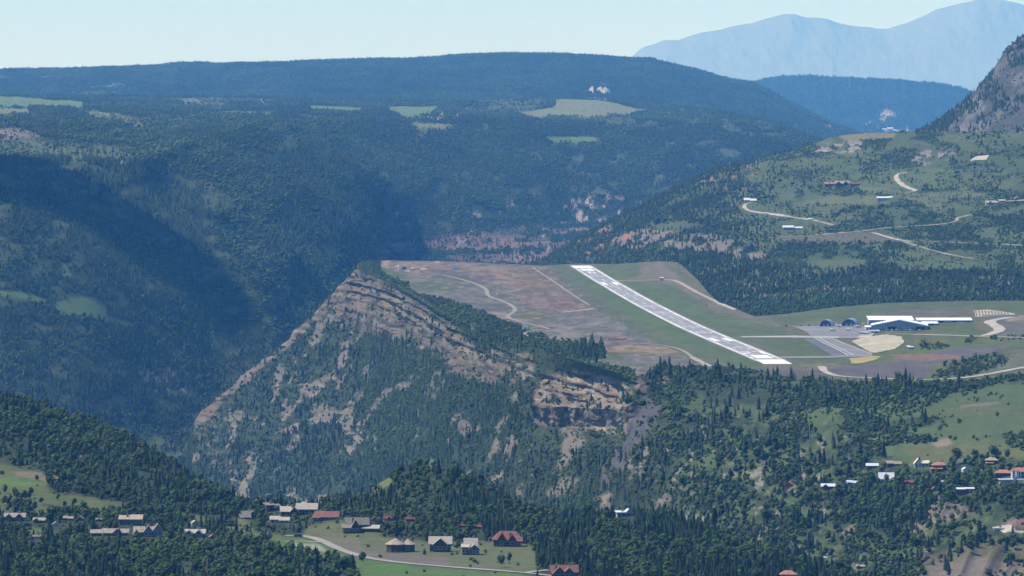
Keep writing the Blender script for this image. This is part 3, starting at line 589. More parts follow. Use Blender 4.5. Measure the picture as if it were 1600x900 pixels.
    R_([(1440, 552), (1500, 543), (1575, 540), (1560, 550), (1480, 565), (1400, 580), (1290, 588), (1280, 578), (1400, 566)], (.15, .14, .14), 2.5, 3, 1)
    R_([(1390, 555), (1440, 552), (1500, 556), (1500, 560), (1440, 562), (1395, 560)], (.27, .17, .10), 2, 3, .9)
    R_([(1260, 575), (1340, 570), (1400, 572), (1460, 575), (1450, 590), (1380, 590), (1290, 584)], (.145, .135, .14), 2.5, 3, 1)
    R_([(1195, 572), (1290, 568), (1330, 571), (1290, 577), (1200, 578)], (.19, .18, .12), 2, 2, 1)
    R_([(1060, 575), (1200, 577), (1290, 580), (1290, 590), (1060, 590)], (.14, .13, .125), 2.5, 3, .8)
    mz = fbm(px - py * .7, py * 6, 14, 5, 191, .7); mz2 = fbm(px + py, py * 9, 60, 4, 193, .6)
    rough = poly_mask(px, py, [(585, 402), (850, 408), (930, 470), (1060, 555), (1190, 580), (985, 596), (800, 530), (700, 482), (585, 428)], 6, 5)
    tt = lerp(tt, np.array((.27, .24, .21)), rough * sst(.12, .3, mz) * .55); tt = lerp(tt, np.array((.11, .115, .09)), rough * sst(.1, .3, -mz) * .55)
    tt = lerp(tt, np.array((.12, .14, .06)), rough * sst(.15, .35, mz2) * .5)
    tt = tt * (1 + .32 * mz + .14 * f2)[..., None] * np.array((1.03, .99, .90))
    t = lerp(t, tt, top)
    # scrub along the west rim
    scr = poly_mask(px, py, [(560, 408), (590, 404), (592, 425), (620, 438), (650, 458), (700, 470), (755, 490), (800, 508), (860, 530), (935, 542), (945, 560), (900, 566), (990, 580), (990, 600), (930, 592), (880, 580), (830, 575), (780, 545), (690, 500), (640, 480), (600, 452), (562, 432)], 3, 3)
    onTop = scr * sst(3.3, 3.7, V)
    d = [a_ * (1 - top) for a_ in d]; d[3] = d[3] + top * .00004
    d[2] = d[2] * (1 - onTop) + onTop * 0.045; t = lerp(t, (0.06, .085, .035), onTop * .9)
    d[2] = d[2] + .05 * poly_mask(px, py, [(735, 492), (758, 490), (762, 498), (740, 500)], 1, 1)
    for poly, (c_, a_, b_) in (([(890, 548), (905, 538), (925, 535), (945, 545), (946, 560), (920, 562), (895, 560)], (.014, 0, .01)), ([(1000, 590), (1040, 575), (1100, 573), (1190, 582), (1240, 595), (1190, 610), (1100, 600), (1010, 605)], (.003, .001, .03)),
                               ([(1480, 572), (1540, 558), (1575, 560), (1570, 572), (1500, 590), (1450, 590)], (.0, .001, .02)), ([(1250, 596), (1360, 600), (1500, 600), (1400, 625), (1250, 620)], (.001, .001, .035)),
                               ([(1200, 600), (1330, 605), (1340, 640), (1250, 640), (1200, 650)], (.002, .002, .03)), ([(1392, 680), (1440, 682), (1462, 690), (1440, 695), (1395, 694)], (0, .003, .05)), ([(1410, 600), (1520, 598), (1500, 610), (1420, 650), (1380, 655), (1340, 640)], (.0005, .0015, .03)),
                               ([(1568, 680), (1620, 685), (1620, 700), (1575, 700)], (0, .003, .04)), ([(1040, 690), (1200, 680), (1260, 700), (1240, 760), (1060, 760)], (.001, .004, .01)),
                               ([(1290, 740), (1600, 740), (1600, 790), (1300, 800), (1270, 770)], (.002, .0065, .008)), ([(1380, 770), (1460, 772), (1450, 830), (1370, 830)], (.009, .002, .0)), ([(1060, 650), (1120, 640), (1130, 690), (1070, 700)], (.004, .0, .0)),
                               ([(1535, 525), (1600, 526), (1600, 532), (1540, 531)], (0, 0, .01)), ([(1440, 540), (1480, 538), (1480, 544), (1440, 546)], (0, 0, .02)), ([(1507, 530), (1525, 529), (1524, 535), (1508, 536)], (0, 0, .02))):
        m = poly_mask(px, py, poly, 2, 3)
        for k, v in enumerate((c_, a_, b_)): d[k] = d[k] + v * m
    fld = poly_mask(px, py, [(590, 410), (850, 412), (1040, 410), (1180, 500), (1860, 500), (1860, 540), (1400, 575), (1190, 573), (1060, 570), (980, 565), (960, 548), (860, 530), (720, 478), (620, 436)], 1, 0)
    for a_ in d: a_[V > 6.3] = 0
    return t, d
terrain('ground', 240, 2260, 1.1, [
    ([(240, 905, 5400), (430, 905, 5200), (560, 905, 4900), (900, 960, 3800), (1300, 1010, 3100), (1860, 1010, 2850)], 8),
    (SBOT, 110), (SMID, 110), (CBOT, 90), (CTOP, 22), (RIM, 80), (MIDT, 50), (FARE, 8),
    ([(p, y + (90 if p < 1080 else 50), d + 260) for p, y, d in FARE], 1)], paint_mesa, M_near, smooth=3.0, relief=lambda G, U, V: rel_mesa(G, U, V - 1))
# --- the near ground: wooded hills, meadow with the houses
def rel_fore(G, U, V):
    x, y = G[..., 0], G[..., 1]
    a = np.interp(V, [0, 1, 2, 3, 4, 5], [.3, .3, .6, 1, .6, .2])
    G[..., 2] += (fbm(x, y, 150, 4, 201) * 6 + fbm(x, y, 45, 3, 203) * 2) * a * (1 - .75 * poly_mask(U, V * 100, [(430, 60), (900, 60), (900, 260), (430, 260)], 30, 0))
    return G
def paint_fore(q):
    px, py, V = q['px'], q['py'], q['V']; sh = px.shape
    f1 = fbm(px, py * 2, 40, 4, 211); f2 = fbm(px, py * 2, 10, 4, 212)
    t = lerp(shade((0.045, 0.06, 0.028), sh), (0.07, .09, .04), sst(-.2, .3, f2))
    mix = sst(-.2, .2, fbm(px, py * 1.6, 60, 4, 213))
    d = [0.0042 * (.12 + mix), 0.0135 * (1.12 - mix), .008 + 0 * px]
    hill = sst(540, 620, px); d[0] = d[0] * (1 + 2.2 * hill); d[1] = d[1] * (1 - .45 * hill)
    lefth = sst(420, 330, px) * sst(800, 770, py); d[1] = d[1] * (1 + .2 * lefth); d[0] = d[0] * (1 + .3 * lefth)
    MG = (0.125, 0.17, 0.055); MD = (.175, .165, .08); Z = (0.0, 0, .03)
    regs = [([(-160, 700), (0, 722), (30, 731), (100, 745), (108, 757), (74, 752), (74, 770), (110, 773), (170, 782), (222, 789), (190, 803), (90, 805), (0, 808), (-160, 812)], (.125, .15, .05), (0, .02, .05), 3, 3),
            ([(20, 736), (60, 739), (105, 750), (108, 760), (70, 752), (30, 745)], (.22, .175, .11), Z, 2.5, 4), ([(-60, 748), (20, 745), (70, 758), (40, 762), (-60, 760)], (.13, .20, .045), Z, 3, 4),
            ([(60, 780), (150, 780), (160, 795), (50, 798)], None, (1, 4, 1), 4, 5), ([(20, 775), (50, 778), (50, 800), (0, 805)], (.1, .12, .05), (3, 30, 10), 4, 5),
            ([(278, 799), (300, 802), (330, 812), (338, 822), (300, 815)], MG, (.1, .2, .5), 3, 3),
            ([(350, 818), (380, 806), (400, 830), (470, 838), (440, 845), (380, 842)], (.15, .17, .06), (.05, .12, .3), 4, 5),
            ([(40, 824), (66, 826), (64, 838), (40, 834)], MG, (.05, .1, .3), 2, 2),
            ([(470, 838), (480, 822), (530, 812), (560, 816), (600, 838), (680, 850), (740, 845), (830, 850), (840, 880), (838, 896), (700, 890), (600, 882), (540, 868), (500, 850)], (.15, .165, .07), (0, 0.04, .12), 4, 4),
            ([(540, 858), (600, 862), (700, 872), (700, 884), (600, 876), (545, 868)], (.20, .165, .12), Z, 3, 4), ([(500, 838), (560, 842), (570, 860), (520, 852)], (.2, .175, .11), Z, 3, 4),
            ([(425, 842), (470, 838), (500, 848), (530, 862), (560, 874), (640, 884), (800, 896), (840, 902), (840, 960), (560, 960), (560, 890), (500, 870), (430, 856)], (.12, .185, .045), (0, .03, .05), 3, 4),
            ([(452, 846), (500, 852), (515, 862), (470, 858)], (.34, .36, .25), Z, 2, 4), ([(575, 878), (640, 884), (640, 894), (580, 892)], (.10, .2, .03), Z, 2, 3),
            ([(580, 762), (590, 752), (605, 744), (615, 748), (608, 758), (585, 768)], (.17, .19, .07), (0, 0, .02), 2, 3)]
    t, d = apply_regions(q, t, d, regs)
    for a in d: a[V > 4.2] = 0
    bl = poly_mask(px, py, [(-200, 856), (160, 862), (200, 960), (-200, 960)], 10, 8); d[0] = d[0] + .006 * bl
    return t, d
terrain('near_hills', -700, 2300, 1.7, [
    ([(-260, 1010, 2100), (1860, 1030, 2200)], 40),
    ([(-260, 900, 2500), (800, 897, 2500), (1200, 930, 2450), (1860, 990, 2400)], 60),
    ([(-260, 850, 2750), (600, 852, 2720), (860, 852, 2720), (1200, 895, 2650), (1860, 970, 2500)], 60),
    ([(-260, 800, 2950), (0, 800, 2950), (300, 815, 2900), (430, 818, 2870), (560, 812, 2860), (700, 812, 2850), (860, 825, 2830), (1030, 835, 2800), (1200, 878, 2730), (1400, 930, 2650), (1860, 960, 2600)], 110),
    ([(-260, 560, 3500), (0, 618, 3380), (60, 634, 3360), (120, 654, 3340), (200, 688, 3300), (260, 718, 3270), (300, 742, 3240), (345, 765, 3200), (375, 782, 3150), (400, 788, 3120), (440, 786, 3080), (500, 784, 3050), (560, 774, 3040), (595, 752, 3030), (625, 737, 3020), (660, 733, 3020), (710, 740, 3000), (750, 758, 2990), (800, 784, 2970),
      (850, 804, 2960), (920, 806, 2950), (1020, 802, 2940), (1075, 816, 2900), (1120, 832, 2870), (1165, 855, 2840), (1210, 872, 2800), (1290, 908, 2750), (1400, 925, 2700), (1860, 950, 2650)], 10),
    ([(-260, 830, 3800), (0, 850, 3700), (400, 900, 3450), (660, 860, 3400), (860, 920, 3250), (1200, 950, 3050), (1400, 980, 2900), (1860, 1000, 2800)], 1)], paint_fore, M_near, smooth=5, relief=rel_fore)

# --- wide plain under and beyond everything
v = np.array([(-60000, 200, -420), (60000, 200, -420), (60000, 78000, -420), (-60000, 78000, -420)], float)
pl = mesh_obj('plain_ground', v, np.array([[0, 1, 2, 3]]), M_far); pl['kind'] = 'structure'; set_tone(pl.data, np.array([[0.10, .12, .06]] * 4))
M_ROAD = plain('dirt_road', (0.33, 0.29, 0.23), .95, noise=.15, scale=.08)

SIGHT_EXTRA = [(598, 17, 752, 3040, 0.0)]
# ================================================================ ROADS, RUNWAY AND PAVEMENT
CLEAR = []; SIGHT = list(SIGHT_EXTRA)
def smooth_line(P, it=2):
    P = [np.array(p, float) for p in P]
    for _ in range(it):
        Q = [P[0]]
        for a, b in zip(P[:-1], P[1:]): Q += [a * .75 + b * .25, a * .25 + b * .75]
        Q.append(P[-1]); P = Q
    return P
def ribbon(name, pixels, width, lift, mat, layer=None, clear=None, step=5.0, sm=2, kind='structure', parent=None):
    W3 = []
    for p in smooth_line(pixels, sm):
        h = hit(p[0], p[1], layer)
        if h is not None and (not W3 or (h - W3[-1]).length > .5): W3.append(h)
    C = [W3[0]]
    for a, b in zip(W3[:-1], W3[1:]):
        n = max(1, int((b.xy - a.xy).length / step))
        for k in range(1, n + 1): C.append(a.lerp(b, k / n))
    vs = []; fs = []; N = 4
    for i, c in enumerate(C):
        t = (C[min(i + 1, len(C) - 1)] - C[max(i - 1, 0)]); t.z = 0; t.normalize(); s = Vector((t.y, -t.x, 0))
        wd = width * (1 + .08 * math.sin(i * .7))
        for k in range(N + 1):
            q = c + s * (k / N - .5) * wd; g = drop(q.x, q.y, layer); vs.append((q.x, q.y, (g.z if g is not None else c.z) + lift + (.12 if 0 < k < N else 0)))
        if i: 
            for k in range(N): a = (i - 1) * (N + 1) + k; fs.append((a, a + 1, a + N + 2, a + N + 1))
        if clear is not None and i % 2 == 0:
            CLEAR.append((c.x, c.y - clear * .6, width / 2 + clear)); a_, b_, w_ = proj(np.array(c[:])); SIGHT.append((float(a_), 3.5, float(b_) - .5, float(w_), .12))
    o = mesh_obj(name, vs, fs, mat, parent)
    if kind and not parent: o['kind'] = kind
    return o
GL = ['ground']; HL = ['hillside']; NL = ['near_hills']
M_TRACK = plain('pale_track', (0.30, 0.26, 0.205), .95, noise=.18, scale=.08); M_TRACK3 = plain('field_track', (0.25, 0.215, 0.17), .95, noise=.25, scale=.06); M_TRACK2 = plain('light_gravel', (0.36, 0.32, 0.26), .95, noise=.15, scale=.08)
M_ASPH = plain('asphalt', (0.115, 0.112, 0.115), .85, noise=.22, scale=.03); M_ASPH3 = plain('patched_asphalt', (0.21, 0.205, 0.20), .85, noise=.2, scale=.02); M_ASPH4 = plain('pale_asphalt', (0.30, 0.29, 0.285), .85, noise=.2, scale=.02); M_RWY = plain('grooved_concrete', (0.25, 0.245, 0.24), .85, noise=.2, scale=.03); M_ASPH2 = plain('old_asphalt', (0.19, 0.182, 0.178), .85, noise=.15, scale=.02)
M_CONC = plain('concrete', (0.34, 0.32, 0.29), .85, noise=.12, scale=.05); M_WHITE = plain('white_paint', (0.74, 0.74, 0.72), .6, noise=.12, scale=.3); M_WORN = plain('worn_white_paint', (0.46, 0.46, 0.45), .7, noise=.3, scale=.06); M_EDGE = plain('edge_paint', (0.60, 0.60, 0.58), .7, noise=.35, scale=.05)
for nm, pl, w_, ly, cl, mt in (
    ('dirt_road', [(1417, 270.5), (1405, 271), (1399, 276), (1403, 284), (1413, 291), (1424, 296), (1433, 298.5), (1418, 301)], 6.5, HL, 7, M_TRACK2),
    ('dirt_road', [(1180, 315), (1164, 319), (1162, 325), (1172, 331), (1210, 335), (1240, 340.5), (1268, 343.5)], 5.5, HL, 7, M_TRACK2), ('dirt_road', [(1272, 344), (1285, 348), (1302, 352)], 6, HL, 6, M_TRACK),
    ('dirt_road', [(1215, 371), (1270, 368), (1320, 364), (1352, 361), (1379, 357)], 5.5, HL, 4, M_TRACK3), ('dirt_road', [(1364, 364), (1384, 370), (1407, 376), (1425, 378)], 6, HL, 7, M_TRACK2),
    ('dirt_road', [(1450, 377), (1500, 380), (1540, 381), (1600, 384), (1700, 388)], 5, HL, 5, M_TRACK), ('dirt_road', [(1412, 378), (1450, 390), (1490, 400), (1522, 405)], 4.5, HL, 4, M_TRACK3),
    ('dirt_road', [(1380, 357), (1440, 353), (1480, 350), (1497, 345), (1494, 341), (1517, 336)], 5, HL, 4, M_TRACK3), ('dirt_road', [(1521, 251), (1522, 247), (1545, 244)], 9, HL, 7, M_TRACK2),
    ('dirt_road', [(1540, 317), (1570, 315), (1600, 313), (1700, 311)], 6, HL, 6, M_TRACK),
    ('dirt_road', [(1284, 573), (1287, 580), (1300, 586), (1318, 589), (1384, 592), (1442, 594), (1490, 592), (1521, 589), (1560, 582), (1600, 574), (1700, 560)], 6.5, GL, 5, M_TRACK2),
    ('dirt_road', [(1399, 522), (1440, 523), (1487, 524.5), (1540, 526), (1600, 528), (1700, 531)], 9, GL, 4, M_TRACK), ('dirt_road', [(1540, 525), (1552, 521), (1564, 516), (1556, 509), (1543, 503), (1560, 499), (1580, 496)], 11, GL, 4, M_TRACK2),
    ('dirt_road', [(692, 430), (735, 440), (762, 452), (760, 462), (780, 469), (800, 477), (807, 486), (792, 494), (797, 499), (850, 512), (858, 514)], 4.5, GL, 3, M_TRACK3),
    ('dirt_road', [(858, 514), (830, 518), (816, 521), (830, 527), (880, 531), (930, 535), (1000, 536), (1060, 543), (1085, 560), (1102, 572)], 3.5, GL, 2, M_TRACK3), ('dirt_road', [(832, 418), (865, 440), (895, 461), (922, 478)], 2.6, GL, 2, M_TRACK3),
    ('dirt_road', [(960, 439.5), (1010, 438), (1050, 437), (1063, 442), (1085, 455), (1115, 470), (1150, 484)], 6, GL, 3, M_TRACK), ('dirt_road', [(876, 488.5), (900, 486), (926, 483)], 6, GL, 2, M_TRACK2),
    ('dirt_road', [(1082, 559), (1095, 566), (1110, 573)], 5, GL, 2, M_TRACK2), ('dirt_road', [(1560, 823), (1580, 829), (1600, 834), (1700, 850)], 7, GL, 8, M_TRACK2),
    ('road', [(445, 838), (468, 837.5), (486, 840), (505, 846), (522, 855), (545, 864), (572, 872), (610, 878), (660, 883), (720, 888), (780, 892), (835, 897), (900, 905)], 5.6, NL, 5, plain('gravel_road', (0.27, 0.245, 0.21), .95, noise=.15, scale=.2)),
    ('driveway_path', [(820, 896), (835, 893.5), (856, 891.5)], 3.2, NL, 4, M_TRACK2), ('driveway_path', [(445, 847), (470, 846), (500, 848)], 2.0, NL, 3, M_TRACK2)):
    ribbon(nm, pl, w_, .35 if ly is not HL else .6, mt, ly, cl)

# runway
LEDGE = [(896, 419.6), (930, 441), (970, 464.5), (1010, 486.5), (1060, 512.5), (1110, 537.5), (1150, 552), (1183, 562.6)]
REDGE = [(927.5, 419.2), (965, 438.5), (1005, 461), (1047, 483.5), (1092, 506), (1135, 525.5), (1180, 544), (1220, 559.5)]
def edge_world(E):
    P = [hit(x, y, GL) for x, y in E]
    return [p for p in P]
La = edge_world(LEDGE); Ra = edge_world(REDGE)
cen = [(a + b) / 2 for a, b in zip(La, Ra)]
x0 = np.array([c.x for c in cen]); y0 = np.array([c.y for c in cen])
cf = np.polyfit(y0, x0, 1)                                       # the runway is straight
RW_Y0, RW_Y1 = y0.min(), y0.max()
wid = np.mean([abs(a.x - b.x) for a, b in zip(La, Ra)])
print('runway width', wid, 'length', RW_Y1 - RW_Y0, 'fit err', np.abs(np.polyval(cf, y0) - x0).max())
ax = Vector((cf[0], 1, 0)).normalized(); sd = Vector((ax.y, -ax.x, 0))
def rw(y, s):                                                    # point along and across the runway
    c = Vector((np.polyval(cf, y), y, 0)); q = c + sd * s
    return q
# local bed: one smooth long profile so nothing pokes through
prof_y = np.linspace(RW_Y0 - 60, RW_Y1 + 90, 90); prof_z = np.array([max(drop(rw(y, s).x, rw(y, s).y, GL).z for s in (-16, -8, 0, 8, 16)) for y in prof_y])
prof_z = smooth1(prof_z, 1.5) + .22
def strip(name, ya, yb, sa, sb, lift, mat, parent=None, n=None):
    n = n or max(1, int(abs(yb - ya) / 20)); vs = []; fs = []
    for i in range(n + 1):
        y = ya + (yb - ya) * i / n; z = float(np.interp(y, prof_y, prof_z)) + lift
        for s in (sa, sb): q = rw(y, s); vs.append((q.x, q.y, z))
        if i: a = 2 * (i - 1); fs.append((a, a + 1, a + 3, a + 2))
    o = mesh_obj(name, vs, fs, mat, parent)
    return o
HW = wid / 2
for y in np.arange(RW_Y0 - 84, RW_Y0 + 700, 12):
    for s_ in (-12, 0, 12): a_, b_, w_ = proj(np.array(rw(y, s_)[:2] + (float(np.interp(y, prof_y, prof_z)),)) if False else np.array([rw(y, s_).x, rw(y, s_).y, float(np.interp(y, prof_y, prof_z))])); SIGHT.append((float(a_), 8, float(b_) + 1, float(w_), 0.0))
runway = strip('runway', RW_Y0 - 34, RW_Y1 + 75, -HW, HW, 0, M_RWY); runway['kind'] = 'structure'
strip('shoulder_strip', RW_Y0 - 34, RW_Y1 + 75, -HW - 2.0, -HW, .0, M_CONC, runway); strip('shoulder_strip', RW_Y0 - 34, RW_Y1 + 75, HW, HW + 2.0, .0, M_CONC, runway)
strip('edge_line', RW_Y0, RW_Y1, -HW, -HW + 2.2, .01, M_EDGE, runway); strip('edge_line', RW_Y0, RW_Y1, HW - 2.2, HW, .01, M_EDGE, runway)
strip('overrun_block', RW_Y0 - 84, RW_Y0 - 14, -HW, HW, .015, M_WHITE, runway); strip('overrun_block', RW_Y1 + 8, RW_Y1 + 75, -HW, HW, .015, M_WHITE, runway)
for e0, sg in ((RW_Y0 + 8, 1), (RW_Y1 - 8, -1)):
    for k in range(8):                                            # threshold stripes
        s = -HW + 4.4 + k * (2 * HW - 8.8 - 2.0) / 7; strip('threshold_stripe', e0, e0 + sg * 56, s, s + 2.1, .02, M_WHITE, runway, n=3)
    for s in (-HW * .72, HW * .34): strip('aiming_block', e0 + sg * 330, e0 + sg * 395, s, s + HW * .40, .02, M_WHITE, runway)
    for j, (dd) in enumerate((170, 500, 620)):
        for s in (-HW * .62, HW * .46): strip('touchdown_bar', e0 + sg * dd, e0 + sg * (dd + 24), s, s + 1.8, .02, M_WORN, runway)
SEG = {'2': ['t', 'tr', 'm', 'bl', 'b'], '7': ['t', 'tr', 'br'], '9': ['t', 'tl', 'tr', 'm', 'br', 'b']}
def digit(ch, y, s, w_, h_, flip):
    """painted figure; y is its foot as seen by a landing pilot"""
    th = 2.2; tl = 5.0
    for g in SEG[ch]:
        hor = g in 'tmb'
        if hor: u0, u1 = 0, w_; v0 = {'b': 0, 'm': h_ / 2 - tl / 2, 't': h_ - tl}[g]; v1 = v0 + tl
        else:
            u0, u1 = (0, th) if g[1] == 'l' else (w_ - th, w_); v0, v1 = (h_ / 2, h_) if g[0] == 't' else (0, h_ / 2)
        sg = -1 if flip else 1
        strip('painted_figure', y + sg * v0, y + sg * v1, s + sg * u0, s + sg * u1, .025, M_WHITE, runway, n=2)
digit('2', RW_Y0 + 84, -9.0, 7.5, 46, False); digit('7', RW_Y0 + 84, 1.8, 7.5, 46, False)
digit('9', RW_Y1 - 84, 4.0, 8, 46, True)
for k in range(17):
    y = RW_Y0 + 190 + k * 104
    if y < RW_Y1 - 200: strip('centre_dash', y, y + 52, -.7, .7, .02, M_WORN, runway, n=3)
for k in range(26):                                               # cross joints of the grooved surface
    y = RW_Y0 + 60 + k * (RW_Y1 - RW_Y0 - 100) / 26; strip('surface_patch', y, y + 30 + 20 * math.sin(k * 2.3), -HW * .72, HW * (.1 + .6 * abs(math.sin(k * 1.7))), .005, M_ASPH3 if k % 2 else M_ASPH4, runway, n=2) if k % 2 == 0 else None

def pave(name, poly, lift, mat, layer=GL, kind='structure', parent=None, cell=6.0, jag=0):
    if jag:
        q_ = []
        for i in range(len(poly)):
            a = np.array(poly[i], float); b = np.array(poly[(i + 1) % len(poly)], float); n_ = max(2, int(np.hypot(*(b - a)) / 2.2))
            for k in range(n_): c_ = a + (b - a) * k / n_; q_.append((c_[0] + jag * 1.6 * float(vn(c_[0] * .6, c_[1] * .9, 7)), c_[1] + jag * .5 * float(vn(c_[0] * .5, c_[1] * .9, 8))))
        poly = q_
    P = [hit(x, y, layer) for x, y in poly]; pts = np.array([(p.x, p.y) for p in P])
    import bmesh
    bm = bmesh.new(); vs = [bm.verts.new((p[0], p[1], 0)) for p in pts]; bm.faces.new(vs)
    x_, X_ = pts[:, 0].min(), pts[:, 0].max(); y_, Y_ = pts[:, 1].min(), pts[:, 1].max()
    for ax_, lo, hi in ((0, x_, X_), (1, y_, Y_)):
        n = int(min(60, (hi - lo) / cell))
        for k in range(1, n):
            c = lo + (hi - lo) * k / n; no = (1, 0, 0) if ax_ == 0 else (0, 1, 0); co = (c, 0, 0) if ax_ == 0 else (0, c, 0)
            bmesh.ops.bisect_plane(bm, geom=bm.verts[:] + bm.edges[:] + bm.faces[:], plane_co=co, plane_no=no)
    for v in bm.verts:
        g = drop(v.co.x, v.co.y, layer); v.co.z = (g.z if g is not None else 0) + lift
    bmesh.ops.recalc_face_normals(bm, faces=bm.faces)
    me = bpy.data.meshes.new(name); bm.to_mesh(me); bm.free(); me.materials.append(mat)
    o = bpy.data.objects.new(name, me); COL.objects.link(o)
    if parent: o.parent = parent
    else: o['kind'] = kind
    return o
pave('apron', [(1240, 510.5), (1357, 509.5), (1362, 520), (1348, 523), (1340, 529), (1312, 529), (1271, 529), (1262, 520)], .30, M_ASPH2)
tw = pave('taxiway', [(1155, 525.8), (1240, 525), (1311, 526.2), (1311, 528.6), (1240, 528), (1162, 527.8)], .36, M_CONC)
pave('taxiway', [(1216, 557.5), (1300, 556.5), (1362, 553.5), (1364, 557), (1300, 559.8), (1224, 560.6)], .36, M_ASPH2)
pave('taxiway', [(1272, 529), (1302, 529), (1366, 554.5), (1326, 557)], .33, M_ASPH2)
for a, b in (((1281, 529.5), (1334, 556)), ((1273, 529.5), (1326, 556.5)), ((1301, 529.5), (1363, 554.5))): ribbon('taxiway_marking', [a, b], 1.8, .5, M_CONC, GL, sm=0)
ribbon('taxiway_marking', [(1222, 558.2), (1290, 557.3), (1330, 556)], 1.4, .5, M_TRACK2, GL, sm=0)
pave('taxiway', [(1256, 529.5), (1270, 529.5), (1322, 556), (1300, 556.2)], .28, M_ASPH)
M_MAT = plain('straw_matting', (0.38, 0.34, 0.235), .95, noise=.3, scale=.09); M_MAT2 = plain('yellow_soil', (0.30, 0.25, 0.09), .95, noise=.35, scale=.05)
tag(pave('straw_matting', [(1331, 534.5), (1345, 528), (1384, 523.2), (1409, 527), (1413, 536), (1398, 546), (1374, 551), (1361, 552)], .45, M_MAT, kind='structure', jag=1))
pave('straw_matting', [(1337, 529), (1346, 523.2), (1366, 521.8), (1361, 526.5)], .45, M_MAT, kind='structure', jag=1)
pave('yellow_ground', [(1328, 560), (1361, 556.5), (1378, 557), (1370, 562), (1350, 567), (1329, 569)], .3, M_MAT2, kind='structure', jag=1.4)
# ================================================================ BUILDINGS
class Pt:
    def __init__(s): s.v = []; s.f = []
    def quad(s, *p): n = len(s.v); s.v += [tuple(q) for q in p]; s.f.append(tuple(range(n, n + len(p))))
    def box(s, x0, x1, y0, y1, z0, z1):
        n = len(s.v); s.v += [(x0, y0, z0), (x1, y0, z0), (x1, y1, z0), (x0, y1, z0), (x0, y0, z1), (x1, y0, z1), (x1, y1, z1), (x0, y1, z1)]
        s.f += [tuple(n + i for i in t) for t in ((0, 3, 2, 1), (4, 5, 6, 7), (0, 1, 5, 4), (1, 2, 6, 5), (2, 3, 7, 6), (3, 0, 4, 7))]
    def slab(s, pts, t=.25):                                       # roof plane with thickness
        n = len(s.v); k = len(pts); s.v += [tuple(p) for p in pts] + [(p[0], p[1], p[2] - t) for p in pts]
        s.f.append(tuple(n + i for i in range(k))); s.f.append(tuple(n + k + i for i in reversed(range(k))))
        for i in range(k): s.f.append((n + i, n + k + i, n + k + (i + 1) % k, n + (i + 1) % k))
    def prism(s, poly, y0, y1):                                    # outline in x,z pushed along y
        n = len(s.v); k = len(poly); s.v += [(p[0], y0, p[1]) for p in poly] + [(p[0], y1, p[1]) for p in poly]
        s.f.append(tuple(n + i for i in range(k))); s.f.append(tuple(n + k + i for i in reversed(range(k))))
        for i in range(k): s.f.append((n + i, n + k + i, n + k + (i + 1) % k, n + (i + 1) % k))
    def build(s, name, mat, parent=None):
        me = bpy.data.meshes.new(name); me.from_pydata(s.v, [], s.f)
        import bmesh
        bm = bmesh.new(); bm.from_mesh(me); bmesh.ops.recalc_face_normals(bm, faces=bm.faces); bm.to_mesh(me); bm.free()
        me.materials.append(mat); o = bpy.data.objects.new(name, me); COL.objects.link(o)
        if parent: o.parent = parent
        return o
MT = dict(shake=plain('cedar_shake', (0.31, 0.265, 0.21), .9, noise=.3, scale=.8), grey=plain('grey_shingle', (0.20, 0.175, 0.145), .9, noise=.25, scale=.8), tan=plain('tan_shingle', (0.33, 0.27, 0.20), .9, noise=.2, scale=.8),
          pale=plain('pale_roof', (0.40, 0.35, 0.28), .8, noise=.15, scale=.8), white=plain('white_metal_roof', (0.62, 0.63, 0.64), .45, noise=.05, scale=.4), red=plain('rusted_red_roof', (0.20, 0.085, 0.065), .75, noise=.25, scale=.7),
          dred=plain('dark_red_roof', (0.17, 0.065, 0.05), .8, noise=.25, scale=.7), orange=plain('orange_tile_roof', (0.34, 0.17, 0.115), .85, noise=.2, scale=.8), cream=plain('cream_siding', (0.62, 0.58, 0.42), .8), blue=plain('blue_grey_roof', (0.34, 0.40, 0.44), .6),
          log=plain('dark_log_wall', (0.075, 0.050, 0.036), .85, noise=.2, scale=1.5), brown=plain('brown_wood_wall', (0.13, 0.08, 0.055), .85, noise=.2, scale=1.5), stone=plain('stone_wall', (0.25, 0.22, 0.18), .9, noise=.3, scale=1.5), redw=plain('red_wood_wall', (0.20, 0.075, 0.06), .85),
          stucco=plain('stucco_wall', (0.40, 0.34, 0.27), .85), greyw=plain('grey_siding', (0.30, 0.32, 0.34), .7), whitew=plain('white_siding', (0.66, 0.66, 0.63), .7), trim=plain('pale_trim', (0.50, 0.46, 0.38), .7),
          dark=plain('dark_doorway', (0.02, 0.022, 0.028), .5), glass=plain('window_glass', (0.035, 0.045, 0.06), .12, spec=.6, noise=.05), deck=plain('deck_timber', (0.24, 0.18, 0.13), .85), brick=plain('chimney_stone', (0.22, 0.18, 0.15), .9),
          concrete=M_CONC, black=plain('rubber', (.02, .02, .02), .8))
